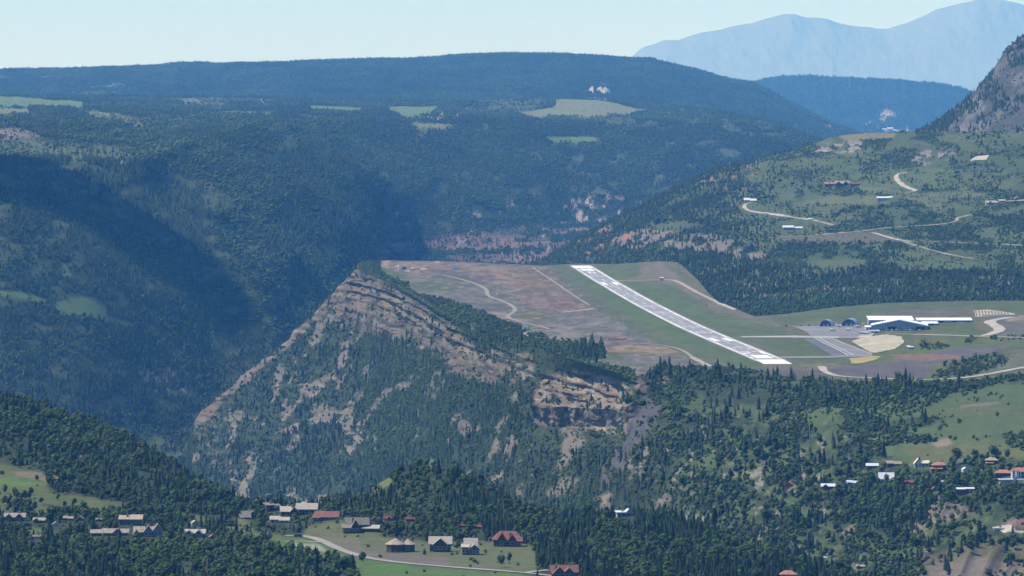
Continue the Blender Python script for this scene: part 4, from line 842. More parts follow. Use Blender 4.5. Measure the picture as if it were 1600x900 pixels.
def house(px_, py_, wpx, spec, roof, wall, label, name='house', rot=0, layer=None, grp=None, sc=1.0, cat='house', clear=None, nwin=3, chim=1, deck=False, lift=0.0):
    b = hit(px_, py_, layer); D = b.y; m = D / F; Wd = wpx * m
    r = bpy.data.objects.new(name, None); COL.objects.link(r); tag(r, label, cat, grp)
    r.rotation_euler = (0, 0, R(rot)); d0 = max(w_[4] for w_ in spec) * Wd
    r.location = (b.x, b.y + d0 * .35, b.z + lift)
    wl = Pt(); rf = Pt(); wins = []; tops = []
    for (typ, cx, cy, w_, dp, h, rh) in spec:                       # all in parts of the total width
        cx, cy, w_, dp, h, rh = [v * Wd for v in (cx, cy, w_, dp, h, rh)]
        x0_, x1_, y0_, y1_ = cx - w_ / 2, cx + w_ / 2, cy - dp / 2, cy + dp / 2; e = min(.9, .07 * Wd); zb = -3.5
        tops.append((cx, cy, h + rh, w_))
        if typ == 'x':                                             # ridge along x, slopes to the camera
            wl.box(x0_, x1_, y0_, y1_, zb, h); n = len(wl.v)
            for xx in (x0_, x1_): pass
            wl.v += [(x0_, y0_, h), (x0_, y1_, h), (x0_, cy, h + rh), (x1_, y0_, h), (x1_, y1_, h), (x1_, cy, h + rh)]; wl.f += [(n, n + 1, n + 2), (n + 3, n + 4, n + 5)]
            k = rh / (dp / 2); zo = h - e * k + .3
            rf.slab([(x0_ - e, y0_ - e, zo), (x1_ + e, y0_ - e, zo), (x1_ + e, cy, h + rh + .3), (x0_ - e, cy, h + rh + .3)], .35); rf.slab([(x0_ - e, y1_ + e, zo), (x0_ - e, cy, h + rh + .3), (x1_ + e, cy, h + rh + .3), (x1_ + e, y1_ + e, zo)], .35)
        elif typ == 'y':                                           # gable towards the camera
            wl.prism([(x0_, zb), (x1_, zb), (x1_, h), (cx, h + rh), (x0_, h)], y0_, y1_)
            k = rh / (w_ / 2); zo = h - e * k + .3
            rf.slab([(x0_ - e, y0_ - e, zo), (cx, y0_ - e, h + rh + .3), (cx, y1_ + e, h + rh + .3), (x0_ - e, y1_ + e, zo)], .35); rf.slab([(x1_ + e, y0_ - e, zo), (x1_ + e, y1_ + e, zo), (cx, y1_ + e, h + rh + .3), (cx, y0_ - e, h + rh + .3)], .35)
        elif typ == 'h':                                           # hip
            wl.box(x0_, x1_, y0_, y1_, zb, h); q = min(w_, dp) / 2 * .8; t = h + rh; A = (x0_ - e, y0_ - e, h); B = (x1_ + e, y0_ - e, h); C_ = (x1_ + e, y1_ + e, h); D_ = (x0_ - e, y1_ + e, h)
            a1 = (x0_ + q, cy, t); b1 = (x1_ - q, cy, t); rf.slab([A, B, b1, a1], .3); rf.slab([C_, D_, a1, b1], .3); rf.slab([B, C_, b1], .3); rf.slab([D_, A, a1], .3)
        elif typ == 'f':                                           # flat or single slope
            wl.box(x0_, x1_, y0_, y1_, zb, h); rf.slab([(x0_ - e, y0_ - e, h + .1), (x1_ + e, y0_ - e, h + .1), (x1_ + e, y1_ + e, h + rh + .1), (x0_ - e, y1_ + e, h + rh + .1)], .4)
            wl.prism([(x0_, h), (x1_, h), (x1_, h + rh * .8), (x0_, h + rh * .8)], y1_ - .3, y1_) if rh > 0.3 else None
        elif typ == 'o':                                           # eight-sided pavilion
            n8 = 8; an = [math.pi / 8 + i * math.pi / 4 for i in range(n8)]; n = len(wl.v); rr = w_ / 2
            wl.v += [(cx + rr * math.cos(a), cy + rr * math.sin(a), zb) for a in an] + [(cx + rr * math.cos(a), cy + rr * math.sin(a), h) for a in an]
            wl.f += [(n + i, n + (i + 1) % 8, n + 8 + (i + 1) % 8, n + 8 + i) for i in range(8)] + [tuple(n + 8 + i for i in range(8))]
            for i in range(8):
                a, c2 = an[i], an[(i + 1) % 8]; R2 = rr * 1.13; rf.slab([(cx + R2 * math.cos(a), cy + R2 * math.sin(a), h), (cx + R2 * math.cos(c2), cy + R2 * math.sin(c2), h), (cx, cy, h + rh)], .3)
            y0_ = cy - rr * .924; x0_, x1_ = cx - rr * .35, cx + rr * .35; w_ = x1_ - x0_
        # windows on the front wall
        if h > 1.6:
            for lv in range(2 if h > 4.6 else 1):
                nn = max(1, int(round(nwin * (x1_ - x0_) / Wd + .2))); zc = (h * (.30 + .42 * lv)) if h > 4.6 else h * .5
                for i in range(nn):
                    xc = x0_ + (x1_ - x0_) * (i + .5) / nn; wins.append((xc, y0_, zc, min(1.1, (x1_ - x0_) / nn * .34), min(.85, h * .16)))
    wl.build('wall', wall, r); rfo = rf.build('roof', roof, r)
    for j, (xc, yy, zc, hw, hh) in enumerate(wins):
        q = Pt()
        if j == 0 and len(wins) > 1:
            q.box(xc - .6, xc + .6, yy - .08, yy + .05, .05, 2.1); q.build('door', MT['brown'] if wall is not MT['brown'] else MT['redw'], r); continue
        q.box(xc - hw, xc + hw, yy - .07, yy + .05, zc - hh, zc + hh); wo = q.build('window', MT['glass'], r)
        if wpx > 26:
            f = Pt(); f.box(xc - hw - .14, xc + hw + .14, yy - .12, yy - .075, zc + hh, zc + hh + .16); f.box(xc - hw - .14, xc + hw + .14, yy - .12, yy - .075, zc - hh - .16, zc - hh); f.box(xc - hw - .14, xc - hw, yy - .12, yy - .075, zc - hh, zc + hh); f.box(xc + hw, xc + hw + .14, yy - .12, yy - .075, zc - hh, zc + hh); f.build('frame', MT['trim'], wo)
    for k in range(chim):
        cx, cy, zt, w_ = tops[k % len(tops)]; q = Pt(); xx = cx + w_ * (.22 if k % 2 == 0 else -.25); s = .55
        q.box(xx - s, xx + s, cy - s + .6, cy + s + .6, zt * .5, zt + .9); q.box(xx - s - .12, xx + s + .12, cy - s + .48, cy + s + .72, zt + .9, zt + 1.1); q.build('chimney', MT['brick'], rfo)
    if deck:
        cx, cy, w_, dp = [v * Wd for v in spec[0][1:5]]; y0_ = cy - dp / 2; q = Pt(); q.box(cx - w_ * .52, cx + w_ * .52, y0_ - 2.6, y0_ - .15, -.4, -.1)
        for i in range(7): xx = cx - w_ * .5 + w_ * i / 6; q.box(xx - .12, xx + .12, y0_ - 2.5, y0_ - 2.26, -3.4, .75)
        q.box(cx - w_ * .52, cx + w_ * .52, y0_ - 2.45, y0_ - 2.33, .72, .84); q.build('deck', MT['deck'], r)
    cl = clear if clear is not None else Wd * .75
    CLEAR.append((b.x, b.y + d0 * .2, cl)); CLEAR.append((b.x - Wd * .25, b.y - Wd * .5, Wd * .5)); CLEAR.append((b.x + Wd * .25, b.y - Wd * .5, Wd * .5))
    zt = max(t[2] for t in tops); a_, b_, w3 = proj(np.array(b[:])); SIGHT.append((float(a_), wpx * .62, float(b_) - zt / m * .12, float(w3) - 2, .05))
    return r
X1 = [('x', 0, 0, 1, .5, .26, .16)]; Y1 = [('y', 0, 0, 1, .8, .38, .32)]
XY = [('x', .0, 0, 1, .42, .24, .15), ('y', -.18, -.2, .34, .4, .24, .14)]
XYY = [('x', .0, .05, 1, .40, .22, .15), ('y', -.28, -.16, .30, .4, .22, .13), ('y', .24, -.18, .32, .42, .22, .15)]
XX = [('x', -.26, 0, .48, .4, .22, .14), ('x', .25, -.06, .5, .4, .17, .13)]
H1 = [('h', 0, 0, 1, .7, .32, .24)]; F1 = [('f', 0, 0, 1, .5, .25, .08)]; F2 = [('f', -.26, 0, .47, .5, .26, .14), ('f', .26, -.04, .46, .5, .26, .17)]
m_ = MT
g1 = 'shingled houses along the left foreground'; g2 = 'lodges and chalets above the curving road'; g3 = 'houses of the village on the right hillside'; g4 = 'far houses among the scrub beyond the airport'
for a in (
    (23, 814, 31, XYY, 'shake', 'brown', 'long tan shingled house at the left edge below the grassy slope', 0, g1),
    (62, 817, 19, XY, 'shake', 'brown', 'small steep-gabled tan house second from the left edge', -12, g1),
    (87, 823, 10, Y1, 'pale', 'stucco', 'narrow tall house whose pale gable end faces the viewer', 6, g1),
    (106, 813, 18, XX, 'shake', 'brown', 'tan roofed house with two roof levels directly below the meadow', 8, g1),
    (126, 814, 10, Y1, 'shake', 'brown', 'small tan gabled house right of the two-level one', -14, g1),
    (156, 815, 13, XY, 'grey', 'brown', 'grey-tan roofed house alone at the foot of the grassy slope', 10, g1),
    (204, 820, 34, F2, 'tan', 'brown', 'house of two square tan roof blocks side by side', 0, g1),
    (171, 837, 58, [('x', -.28, .0, .40, .18, .09, .06), ('x', .02, -.03, .36, .2, .10, .08), ('y', .22, -.04, .2, .26, .10, .09), ('x', .36, .0, .26, .2, .10, .07)], 'shake', 'brown', 'very long low shingled house in the middle of the left grove', 0, g1),
    (232, 838, 46, [('x', -.12, .02, .7, .34, .18, .14), ('y', -.02, -.14, .26, .34, .20, .17), ('y', .30, -.1, .30, .36, .22, .20), ('y', -.42, -.1, .15, .3, .14, .09)], 'shake', 'stone', 'largest shingled house with two big front gables', 5, g1),
    (305, 839, 30, XYY, 'pale', 'brown', 'pale roofed house at the right end of the shingled group', -6, g1),
    (304, 821, 10, Y1, 'pale', 'stucco', 'tiny white gabled house on the grass strip', 20, g1),
    (57, 842, 13, X1, 'grey', 'stucco', 'small low shed with dark grey roof in the grove clearing', 0, g1),
    (331, 842, 8, Y1, 'orange', 'redw', 'tiny reddish hut among trees right of the shingled group', 15, g1),
    (386, 811, 26, [('x', .05, .1, .7, .4, .3, .15), ('x', -.2, -.2, .6, .4, .14, .14), ('y', .34, .1, .3, .4, .32, .15)], 'grey', 'brown', 'grey roofed house stepping down the knoll at its left end', 18, g2),
    (426, 799, 24, [('f', -.25, 0, .5, .6, .42, .12), ('f', .22, -.1, .45, .6, .28, .16)], 'grey', 'log', 'dark brown house with two tilted single-slope roofs', 22, g2),
    (467, 805, 56, [('x', -.30, 0, .38, .24, .13, .10), ('y', -.12, -.06, .20, .26, .12, .11), ('x', .22, .0, .54, .24, .20, .12), ('h', .12, .16, .22, .2, .26, .10)], 'pale', 'log', 'long lodge with pale cream roof and dark timber wall', 0, g2),
    (509, 813, 39, [('x', .05, 0, .9, .4, .17, .17), ('f', -.36, -.1, .22, .4, .12, .1)], 'red', 'brown', 'lodge with long faded red roof beside the pale lodge', -4, g2),
    (437, 817, 28, XX, 'pale', 'stucco', 'pale roofed house half hidden in trees below the long lodge', 0, g2),
    (556, 832, 40, [('x', .05, .2, .85, .36, .34, .20), ('y', -.05, -.15, .30, .5, .24, .28), ('f', -.36, -.15, .3, .4, .20, .12)], 'grey', 'log', 'big grey roofed chalet with steep central gable', 6, g2),
    (580, 831, 25, [('x', 0, 0, 1, .5, .24, .16)], 'pale', 'log', 'low pale roofed annex right of the grey chalet', -8, g2),
    (608, 814, 18, XY, 'dred', 'brown', 'dark red roofed cabin nearly hidden above the round house', 20, g2),
    (640, 815, 15, X1, 'dred', 'brown', 'small dark red cabin at the foot of the wooded knoll', 24, g2),
    (625, 863, 48, [('o', -.16, 0, .62, .62, .26, .19), ('o', .25, .12, .48, .48, .24, .17)], 'tan', 'log', 'round house of two eight-sided pavilions with tan roofs', 0, g2),
    (688, 862, 33, [('x', 0, .18, 1, .42, .42, .26), ('y', 0, -.15, .62, .5, .38, .26)], 'pale', 'log', 'dark chalet with pale roof and wide front gable facing the road', 0, g2),
    (736, 867, 30, [('x', -.02, .3, .62, .4, .52, .30), ('y', .18, -.1, .50, .5, .34, .20), ('f', -.3, -.1, .32, .4, .42, .12)], 'pale', 'brown', 'tall stepped chalet between two bushes with pale roofs', 0, g2),
    (793, 854, 45, [('h', 0, .1, .96, .5, .24, .28), ('y', .16, -.18, .24, .3, .26, .16), ('y', -.20, -.1, .24, .3, .28, .2), ('f', .34, -.14, .26, .3, .2, .1)], 'red', 'log', 'large chalet with rust red roof and a deck', 0, g2),
    (721, 824, 10, X1, 'dred', 'brown', 'small dark red roof left of its twin above the stepped chalet', 8, g2),
    (746, 826, 13, XY, 'dred', 'brown', 'dark red gabled cabin above the stepped chalet', -10, g2),
    (878, 903, 50, [('x', .08, .2, .8, .3, .20, .16), ('y', -.1, -.1, .34, .4, .18, .17), ('y', .2, -.12, .32, .4, .17, .15)], 'red', 'brown', 'dark red roofed cabin at the bottom edge below the meadow', 4, g2),
    (975, 793, 26, [('f', -.2, 0, .5, .5, .3, .06), ('y', .28, .1, .36, .5, .3, .16)], 'white', 'stucco', 'white and tan house alone on the forested crest', 10, None)):
    house(a[0], a[1], a[2], a[3], m_[a[4]], m_[a[5]], a[6], 'house' if 'lodge' not in a[6] else 'lodge', a[7], NL, a[8], deck='deck' in a[6] or 'round' in a[6] or 'wide front' in a[6], chim=1 if a[2] < 40 else 2, nwin=3 if a[2] < 30 else 5)
for a in (
    (1234, 762, 13, Y1, 'orange', 'redw', 'reddish gabled house standing apart at the left of the village', -20), (1294, 764, 20, XY, 'white', 'brown', 'white roofed house second from the left of the village', -6), (1332, 757, 17, XX, 'white', 'stucco', 'white roofed house with a lower step on its left', 8),
    (1363, 732, 18, X1, 'white', 'brown', 'low white roofed shed above the house with roof windows', 0), (1385, 750, 22, [('x', 0, 0, 1, .6, .14, .36)], 'white', 'brown', 'white roofed house with a row of dark roof windows', 0),
    (1396, 728, 22, XX, 'tan', 'brown', 'tan two-part house above the roof-window house', 12), (1439, 730, 22, [('y', -.2, 0, .5, .6, .3, .3), ('x', .3, .1, .5, .4, .3, .14)], 'cream', 'cream', 'cream house with steep front gable', 0),
    (1422, 757, 15, XY, 'dred', 'redw', 'dark red house just below the cream gabled house', -25), (1468, 736, 26, [('h', 0, .05, .8, .5, .36, .18), ('f', -.2, -.3, .6, .4, .16, .05)], 'orange', 'redw', 'orange hip roofed house above a pale terrace', 0),
    (1508, 737, 9, Y1, 'white', 'whitew', 'tiny white gabled house between the orange roofed ones', 18), (1550, 725, 20, [('h', 0, 0, .9, .6, .3, .2), ('f', -.2, -.4, .5, .3, .1, .04)], 'tan', 'redw', 'tan hip roofed house highest in the village', 0),
    (1568, 745, 24, [('h', 0, 0, 1, .6, .26, .2)], 'orange', 'redw', 'orange roofed house left of the one with turrets', -8), (1592, 748, 30, [('h', .1, .2, .9, .5, .36, .2), ('o', -.3, -.1, .22, .22, .42, .1), ('o', -.1, -.15, .2, .2, .40, .1)], 'orange', 'whitew', 'large orange roofed house with two white turrets', 0),
    (1580, 753, 36, [('f', 0, 0, 1, .3, .10, .03)], 'blue', 'stucco', 'long blue-grey roofed wing below the turrets', 6), (1508, 773, 26, [('x', -.26, 0, .44, .5, .34, .06), ('x', .26, .05, .48, .5, .36, .05)], 'white', 'redw', 'dark red house with two white roofs lowest in the village', 0),
    (1460, 768, 9, Y1, 'red', 'redw', 'tiny red cabin left of the double white roofed house', 10), (1476, 756, 11, X1, 'blue', 'stucco', 'small grey roofed shed among the village trees', 0), (1345, 888, 13, XY, 'tan', 'redw', 'reddish house low on the wooded slope at the bottom', -15),
    (1329, 723, 8, Y1, 'grey', 'log', 'small dark barn with grey gable above the white roofed houses', 0), (1560, 829, 15, F1, 'blue', 'stucco', 'low grey flat roofed garage beside the lower right track', 4), (1289, 873, 6, X1, 'white', 'whitew', 'tiny white shed alone in the lower right forest', 0)):
    house(a[0], a[1], a[2], a[3], m_[a[4]], m_[a[5]], a[6], 'house', a[7], GL, g3, nwin=4)
house(1232, 905, 24, H1, m_['orange'], m_['stucco'], 'orange hip roofed house cut by the bottom edge', 'house', 0, NL, None)
for a in (
    (1316, 291, 22, XYY, 'shake', 'brown', 'pale roofed ranch house with two gables on the far hillside', 0), (1336, 291, 15, X1, 'dred', 'brown', 'long dark red barn at the right end of the ranch', 0), (1296, 291, 15, X1, 'orange', 'redw', 'orange roofed barn at the left end of the ranch', 4),
    (1384, 312, 30, [('x', -.1, 0, .7, .2, .10, .06), ('x', .34, 0, .3, .2, .12, .05)], 'white', 'greyw', 'long low white roofed house on the open meadow', 0), (1238, 359, 32, [('x', -.2, 0, .5, .2, .13, .07), ('x', .26, .05, .45, .2, .09, .05)], 'white', 'greyw', 'white house above the rocky band', 0),
    (1172, 316, 18, XX, 'white', 'stucco', 'white roofed house at the bend of the far dirt road', 0), (1548, 320, 16, XY, 'pale', 'stucco', 'pale house at the right end of the far hillside', 10), (1566, 316, 10, X1, 'pale', 'stucco', 'small pale shed behind the pale house', 0), (1589, 313, 8, Y1, 'white', 'redw', 'small white roofed cabin near the right edge', 0),
    (1028, 350, 12, [('y', 0, 0, .7, .6, .6, .35), ('f', .35, 0, .3, .4, .3, .1)], 'grey', 'log', 'dark tower-like house on the wooded knob above the runway', 0), (1266, 344, 7, X1, 'white', 'whitew', 'tiny white shed at the road above the white house', 0)):
    house(a[0], a[1], a[2], a[3], m_[a[4]], m_[a[5]], a[6], 'house', a[7], HL, g4, nwin=4, chim=0)
for i, (x_, y_, w_) in enumerate(((1382, 204, 7), (1391, 203, 9), (1399, 205, 6))):
    house(x_, y_, w_, X1, m_['white'], m_['whitew'], ('left', 'middle', 'right')[i] + 'most white building on the distant blue ridge' if i != 1 else 'largest white building on the distant blue ridge', 'house', 0, ['hills'], 'white buildings on the distant ridge', chim=0, nwin=2)

# ---------------------------------------------------------------- airport
M_SHEET = plain('white_roof_sheet', (0.80, 0.80, 0.79), .5, noise=.03); M_BLUEW = plain('blue_grey_cladding', (0.27, 0.28, 0.28), .6, noise=.06, scale=.3); M_GALV = plain('galvanised_sheet', (0.36, 0.39, 0.41), .4, metal=.3, noise=.1, scale=.4); M_NAVY = plain('navy_hangar_door', (0.06, 0.085, 0.14), .6)
def root(name, loc, rz, label, cat, grp=None):
    r = bpy.data.objects.new(name, None); COL.objects.link(r); r.location = loc; r.rotation_euler = (0, 0, R(rz)); tag(r, label, cat, grp); return r
def quonset(px_, py_, wpx, hpx, label):
    b = hit(px_, py_, GL); s = b.y / F; rad = wpx * s / 2; H = hpx * s * 1.02; r = root('arched_hangar', b, -14, label, 'hangar', 'arched hangars beside the apron')
    n = 14; L = rad * 2.4; q = Pt()
    for i in range(n):
        a, c = math.pi * i / n, math.pi * (i + 1) / n
        for t in (1.0, .955):
            p = [(-rad * t * math.cos(a), 0, H * t * math.sin(a)), (-rad * t * math.cos(c), 0, H * t * math.sin(c))]
            q.quad(p[0], p[1], (p[1][0], L, p[1][2]), (p[0][0], L, p[0][2]))
        q.quad((-rad * math.cos(a), 0, H * math.sin(a)), (-rad * math.cos(c), 0, H * math.sin(c)), (-rad * .955 * math.cos(c), 0, H * .955 * math.sin(c)), (-rad * .955 * math.cos(a), 0, H * .955 * math.sin(a)))
    for k in range(6): pass
    q.build('roof', M_GALV, r)
    e = Pt(); e.v = [(-rad * .955 * math.cos(math.pi * i / n), .7, H * .955 * math.sin(math.pi * i / n)) for i in range(n + 1)]; e.f = [tuple(range(n + 1))]; e.build('end_wall', M_NAVY, r)
    for k in range(3):
        d = Pt(); x = (-.42 + .3 * k) * rad; d.box(x, x + rad * .24, .55, .66, 0, H * .42); d.build('door', MT['greyw'] if k != 1 else M_NAVY, r)
quonset(1290, 510.5, 19.5, 10.5, 'smaller arched grey metal hangar at the left of the apron'); quonset(1326, 510, 24, 11.5, 'larger arched grey metal hangar behind the parked propeller plane')
def shed(name, px_, py_, wpx, hpx, rpx, depth, roofm, wallm, label, rz=0, front='x', doors=0, grp=None, cat='hangar', lift=0):
    b = hit(px_, py_, GL); s = b.y / F; w_ = wpx * s; h = hpx * s; rh = rpx * s; r = root(name, b + Vector((0, 0, lift)), rz, label, cat, grp); wl = Pt(); rf = Pt()
    if front == 'y':
        wl.prism([(-w_ / 2, -2), (w_ / 2, -2), (w_ / 2, h), (0, h + rh), (-w_ / 2, h)], 0, depth)
        for sg in (-1, 1): rf.slab([(sg * w_ * .51, -.8, h + .1), (0, -.8, h + rh + .5), (0, depth + .8, h + rh + .5), (sg * w_ * .51, depth + .8, h + .1)], .7)
    else:
        wl.box(-w_ / 2, w_ / 2, 0, depth, -2, h); wl.prism([(-w_ / 2, h), (w_ / 2, h), (w_ / 2, h + rh), (-w_ / 2, h + rh)], depth - .4, depth)
        rf.slab([(-w_ / 2 - .4, -.6, h + .1), (w_ / 2 + .4, -.6, h + .1), (w_ / 2 + .4, depth + .6, h + rh + .3), (-w_ / 2 - .4, depth + .6, h + rh + .3)], .5)
    wl.build('wall', wallm, r); rf.build('roof', roofm, r)
    for k in range(doors):
        d = Pt(); x = -w_ / 2 + w_ * (k + .18) / doors; d.box(x, x + w_ * .64 / doors, -.12, .05, 0, h * .72); d.build('door', MT['dark'] if k % 2 else MT['greyw'], r)
    return r
shed('aircraft_hangar', 1393, 507.5, 70, 7.5, 3.6, 30, M_SHEET, M_BLUEW, 'long hangar with bright white roof behind the gabled one', 0, 'x', 6)
shed('aircraft_hangar', 1405, 516, 88, 7.5, 8.5, 34, M_SHEET, M_BLUEW, 'wide gabled white roofed hangar facing the apron', -5, 'y', 4)
shed('hangar_row', 1476, 504, 86, 3.6, 2.6, 12, M_SHEET, M_BLUEW, 'very long low white roofed building right of the hangars', 1.5, 'x', 8, cat='building')
shed('storage_building', 1454, 508.5, 24, 3.2, 2.0, 9, M_SHEET, MT['dark'], 'small open fronted white roofed store below the long building', 3, 'x', 3, cat='building')
shed('terminal_building', 1361, 515.5, 17, 4.6, 1.2, 9, M_SHEET, MT['whitew'], 'small white terminal building at the corner of the apron', 0, 'x', 3, cat='building')
shed('terminal_annex', 1366, 520, 15, 2.6, .8, 6, MT['blue'], MT['whitew'], 'low pale blue annex in front of the terminal', -8, 'x', 2, cat='building')
shed('storage_container', 1424, 545.5, 7, 3.2, .5, 4, MT['white'], MT['redw'], 'white roofed red shed alone on the grass below the hangars', 10, 'x', 1, cat='shed')
shed('storage_container', 1419, 543, 5, 2.0, .3, 3, MT['white'], MT['whitew'], 'tiny white box beside the red shed', -6, 'x', 1, cat='shed')
shed('navaid_shelter', 1034, 438.5, 4.6, 4.4, .6, 3, MT['white'], plain('signal_red', (.55, .06, .05), .6), 'red and white equipment hut on the far field track', 0, 'x', 1, cat='hut')
# striped matting bank
bk = hit(1553, 493, GL)
P_ = pave('straw_matting', [(1522, 485.5), (1545, 484.5), (1568, 487.5), (1588, 491.5), (1575, 494), (1540, 495.5), (1524, 495.5)], .5, M_MAT)
for k in range(11):
    ribbon('drainage_path', [(1524 + k * 5, 485.4 + .35 * k), (1526 + k * 5, 494.8 - .1 * k)], 1.3, .8, plain('bank_groove', (.16, .135, .10), .95) if k == 0 else bpy.data.materials['bank_groove'], GL, sm=0)
r = root('retaining_wall', hit(1562, 494.5, GL), -1, 'low white retaining wall under the striped matting bank', 'wall'); q = Pt(); q.box(-17, 19, 0, .6, -1, 1.5); q.build('wall', MT['whitew'], r)
q = Pt(); q.box(-17.2, 19.2, -.1, .7, 1.5, 1.7); q.build('coping', M_CONC, r)
# flagpole and weather masts
def mast(px_, py_, h, label, lattice=False):
    b = hit(px_, py_, GL); r = root('weather_mast' if lattice else 'flagpole', b, 0, label, 'mast'); q = Pt(); q.box(-.18, .18, -.18, .18, -.5, h); q.build('pole', MT['greyw'], r)
    q = Pt(); q.box(-.8, .8, -.1, .1, h * .8, h * .8 + .25) if lattice else q.box(.1, 1.6, -.03, .03, h - 1.3, h - .2); q.build('crossarm' if lattice else 'flag', MT['whitew'], r)
    if lattice: q = Pt(); q.box(-.5, .5, -.5, .5, -.3, 1.4); q.build('cabinet', MT['whitew'], r)
mast(1379, 521, 13, 'tall thin pole standing before the gabled hangar'); mast(971, 509, 7, 'left one of two white weather masts on the west field', True); mast(976, 508, 8, 'right one of two white weather masts on the west field', True); mast(1067, 437, 7, 'white weather mast at the bend of the far track', True)

# ---------------------------------------------------------------- vehicles and aircraft
CARP = {}
CC = {'white': MT['white'], 'silver': plain('silver_paint', (.45, .46, .47), .3, metal=.4), 'dark': plain('dark_blue_paint', (.04, .05, .08), .3), 'red': plain('red_paint', (.45, .05, .04), .35)}
def car(x, y, z, rz, col, label, grp, truck=False, s=1.0):
    r = root('parked_truck' if truck else 'parked_car', (x, y, z), rz, label, 'truck' if truck else 'car', grp); r.scale = (s, s, s)
    key = (truck, col)
    if key not in CARP:
        ms = []
        q = Pt(); L = 3.2 if truck else 2.3
        q.prism([(-L, .35), (L, .35), (L, .95), (L - .8, 1.02), (-L + .1, 1.05), (-L, .8)], -.9, .9); ms.append(('body', q, CC[col]))
        q = Pt(); q.prism([(-L + 1.9, 1.0), (L - 1.3, 1.0), (L - 2.0, 1.6), (-L + 2.2, 1.6)] if truck else [(-L + .5, 1.0), (L - 1.0, 1.0), (L - 1.7, 1.55), (-L + .9, 1.55)], -.8, .8); ms.append(('cabin', q, MT['glass']))
        if truck: q = Pt(); q.box(-L, L - 2.2, -1.0, 1.0, 1.0, 2.7); ms.append(('cargo_box', q, CC[col]))
        for sx in (-1, 1):
            for sy in (-1, 1):
                q = Pt(); k = 10; n = 0; q.v = [(sx * L * .62 + .36 * math.cos(2 * math.pi * i / k), sy * .92 - sy * .22 * j, .36 + .36 * math.sin(2 * math.pi * i / k)) for j in (0, 1) for i in range(k)]
                q.f = [tuple(range(k)), tuple(range(k, 2 * k))] + [(i, (i + 1) % k, k + (i + 1) % k, k + i) for i in range(k)]; ms.append(('wheel', q, MT['black']))
        CARP[key] = []
        for nm, q, mt in ms: o = q.build(nm, mt, r); CARP[key].append((nm, o.data))
    else:
        for nm, me in CARP[key]: o = bpy.data.objects.new(nm, me); COL.objects.link(o); o.parent = r
    return r
def car_at(px_, py_, rz, col, label, grp, truck=False, layer=GL, s=1.0):
    b = hit(px_, py_, layer)
    return car(b.x, b.y, b.z + .35, rz, col, label, grp, truck, s)
cols = ['white', 'silver', 'dark', 'white', 'white', 'silver', 'red', 'white', 'dark', 'white', 'silver', 'white']
for k in range(12):
    car_at(1216 + k * 6.0, 510.6 - .1 * k, 86 + 4 * (k % 3), cols[k], f"{ {'white': 'white', 'silver': 'silver grey', 'dark': 'dark blue', 'red': 'red'}[cols[k]] } car parked in the row left of the arched hangars", 'cars parked left of the arched hangars')
c2 = ['white', 'dark', 'silver', 'white', 'white', 'dark', 'silver', 'white', 'dark', 'white']
for k in range(10):
    car_at(1372 + k * 7.2, 516.6 + .25 * (k % 2), 80 + 9 * (k % 3), c2[k], f"{ {'white': 'white', 'silver': 'silver grey', 'dark': 'dark blue', 'red': 'red'}[c2[k]] } car parked before the gabled hangar", 'cars parked before the gabled hangar')
car_at(1432, 514.2, 12, 'white', 'white box truck at the right corner of the gabled hangar', None, True); car_at(1349, 509.5, 90, 'white', 'white box truck between the large arched hangar and the terminal', None, True)
car_at(823, 516.5, 10, 'white', 'white box truck by the loop of the dirt track on the mesa edge', None, True, s=1.2)
for i, (x_, y_, a_, c_, lb) in enumerate(((627, 423, 15, 'white', 'white truck at the edge of the rubble yard'), (632, 421.5, 60, 'dark', 'dark blue truck behind the white one in the rubble yard'), (713, 421, 0, 'white', 'white truck alone right of the rubble yard'), (693, 427, 0, 'silver', 'silver grey truck on the dirt track start'))):
    car_at(x_, y_, a_, c_, lb, None, True, s=1.15)
car_at(466, 839.5, 165, 'dark', 'dark blue car driving on the curving road', None, False, NL); 
M_ORB = plain('orange_barrier', (.62, .09, .07), .7)
b0 = hit(965, 531, GL)
for k in range(14):
    x_ = 951 + k * 2.1; b = hit(x_, 531.2 + .7 * math.sin(k * 1.9), GL); q = Pt(); q.prism([(-.75, 0), (.75, 0), (.5, .25), (.35, 1.5), (-.35, 1.5), (-.5, .25)], -1.1, 1.1); o = q.build('safety_barrel', M_ORB); o.location = b
    tag(o, 'red safety barrier in the cluster on the grey west field', 'barrier', 'red safety barriers on the west field')
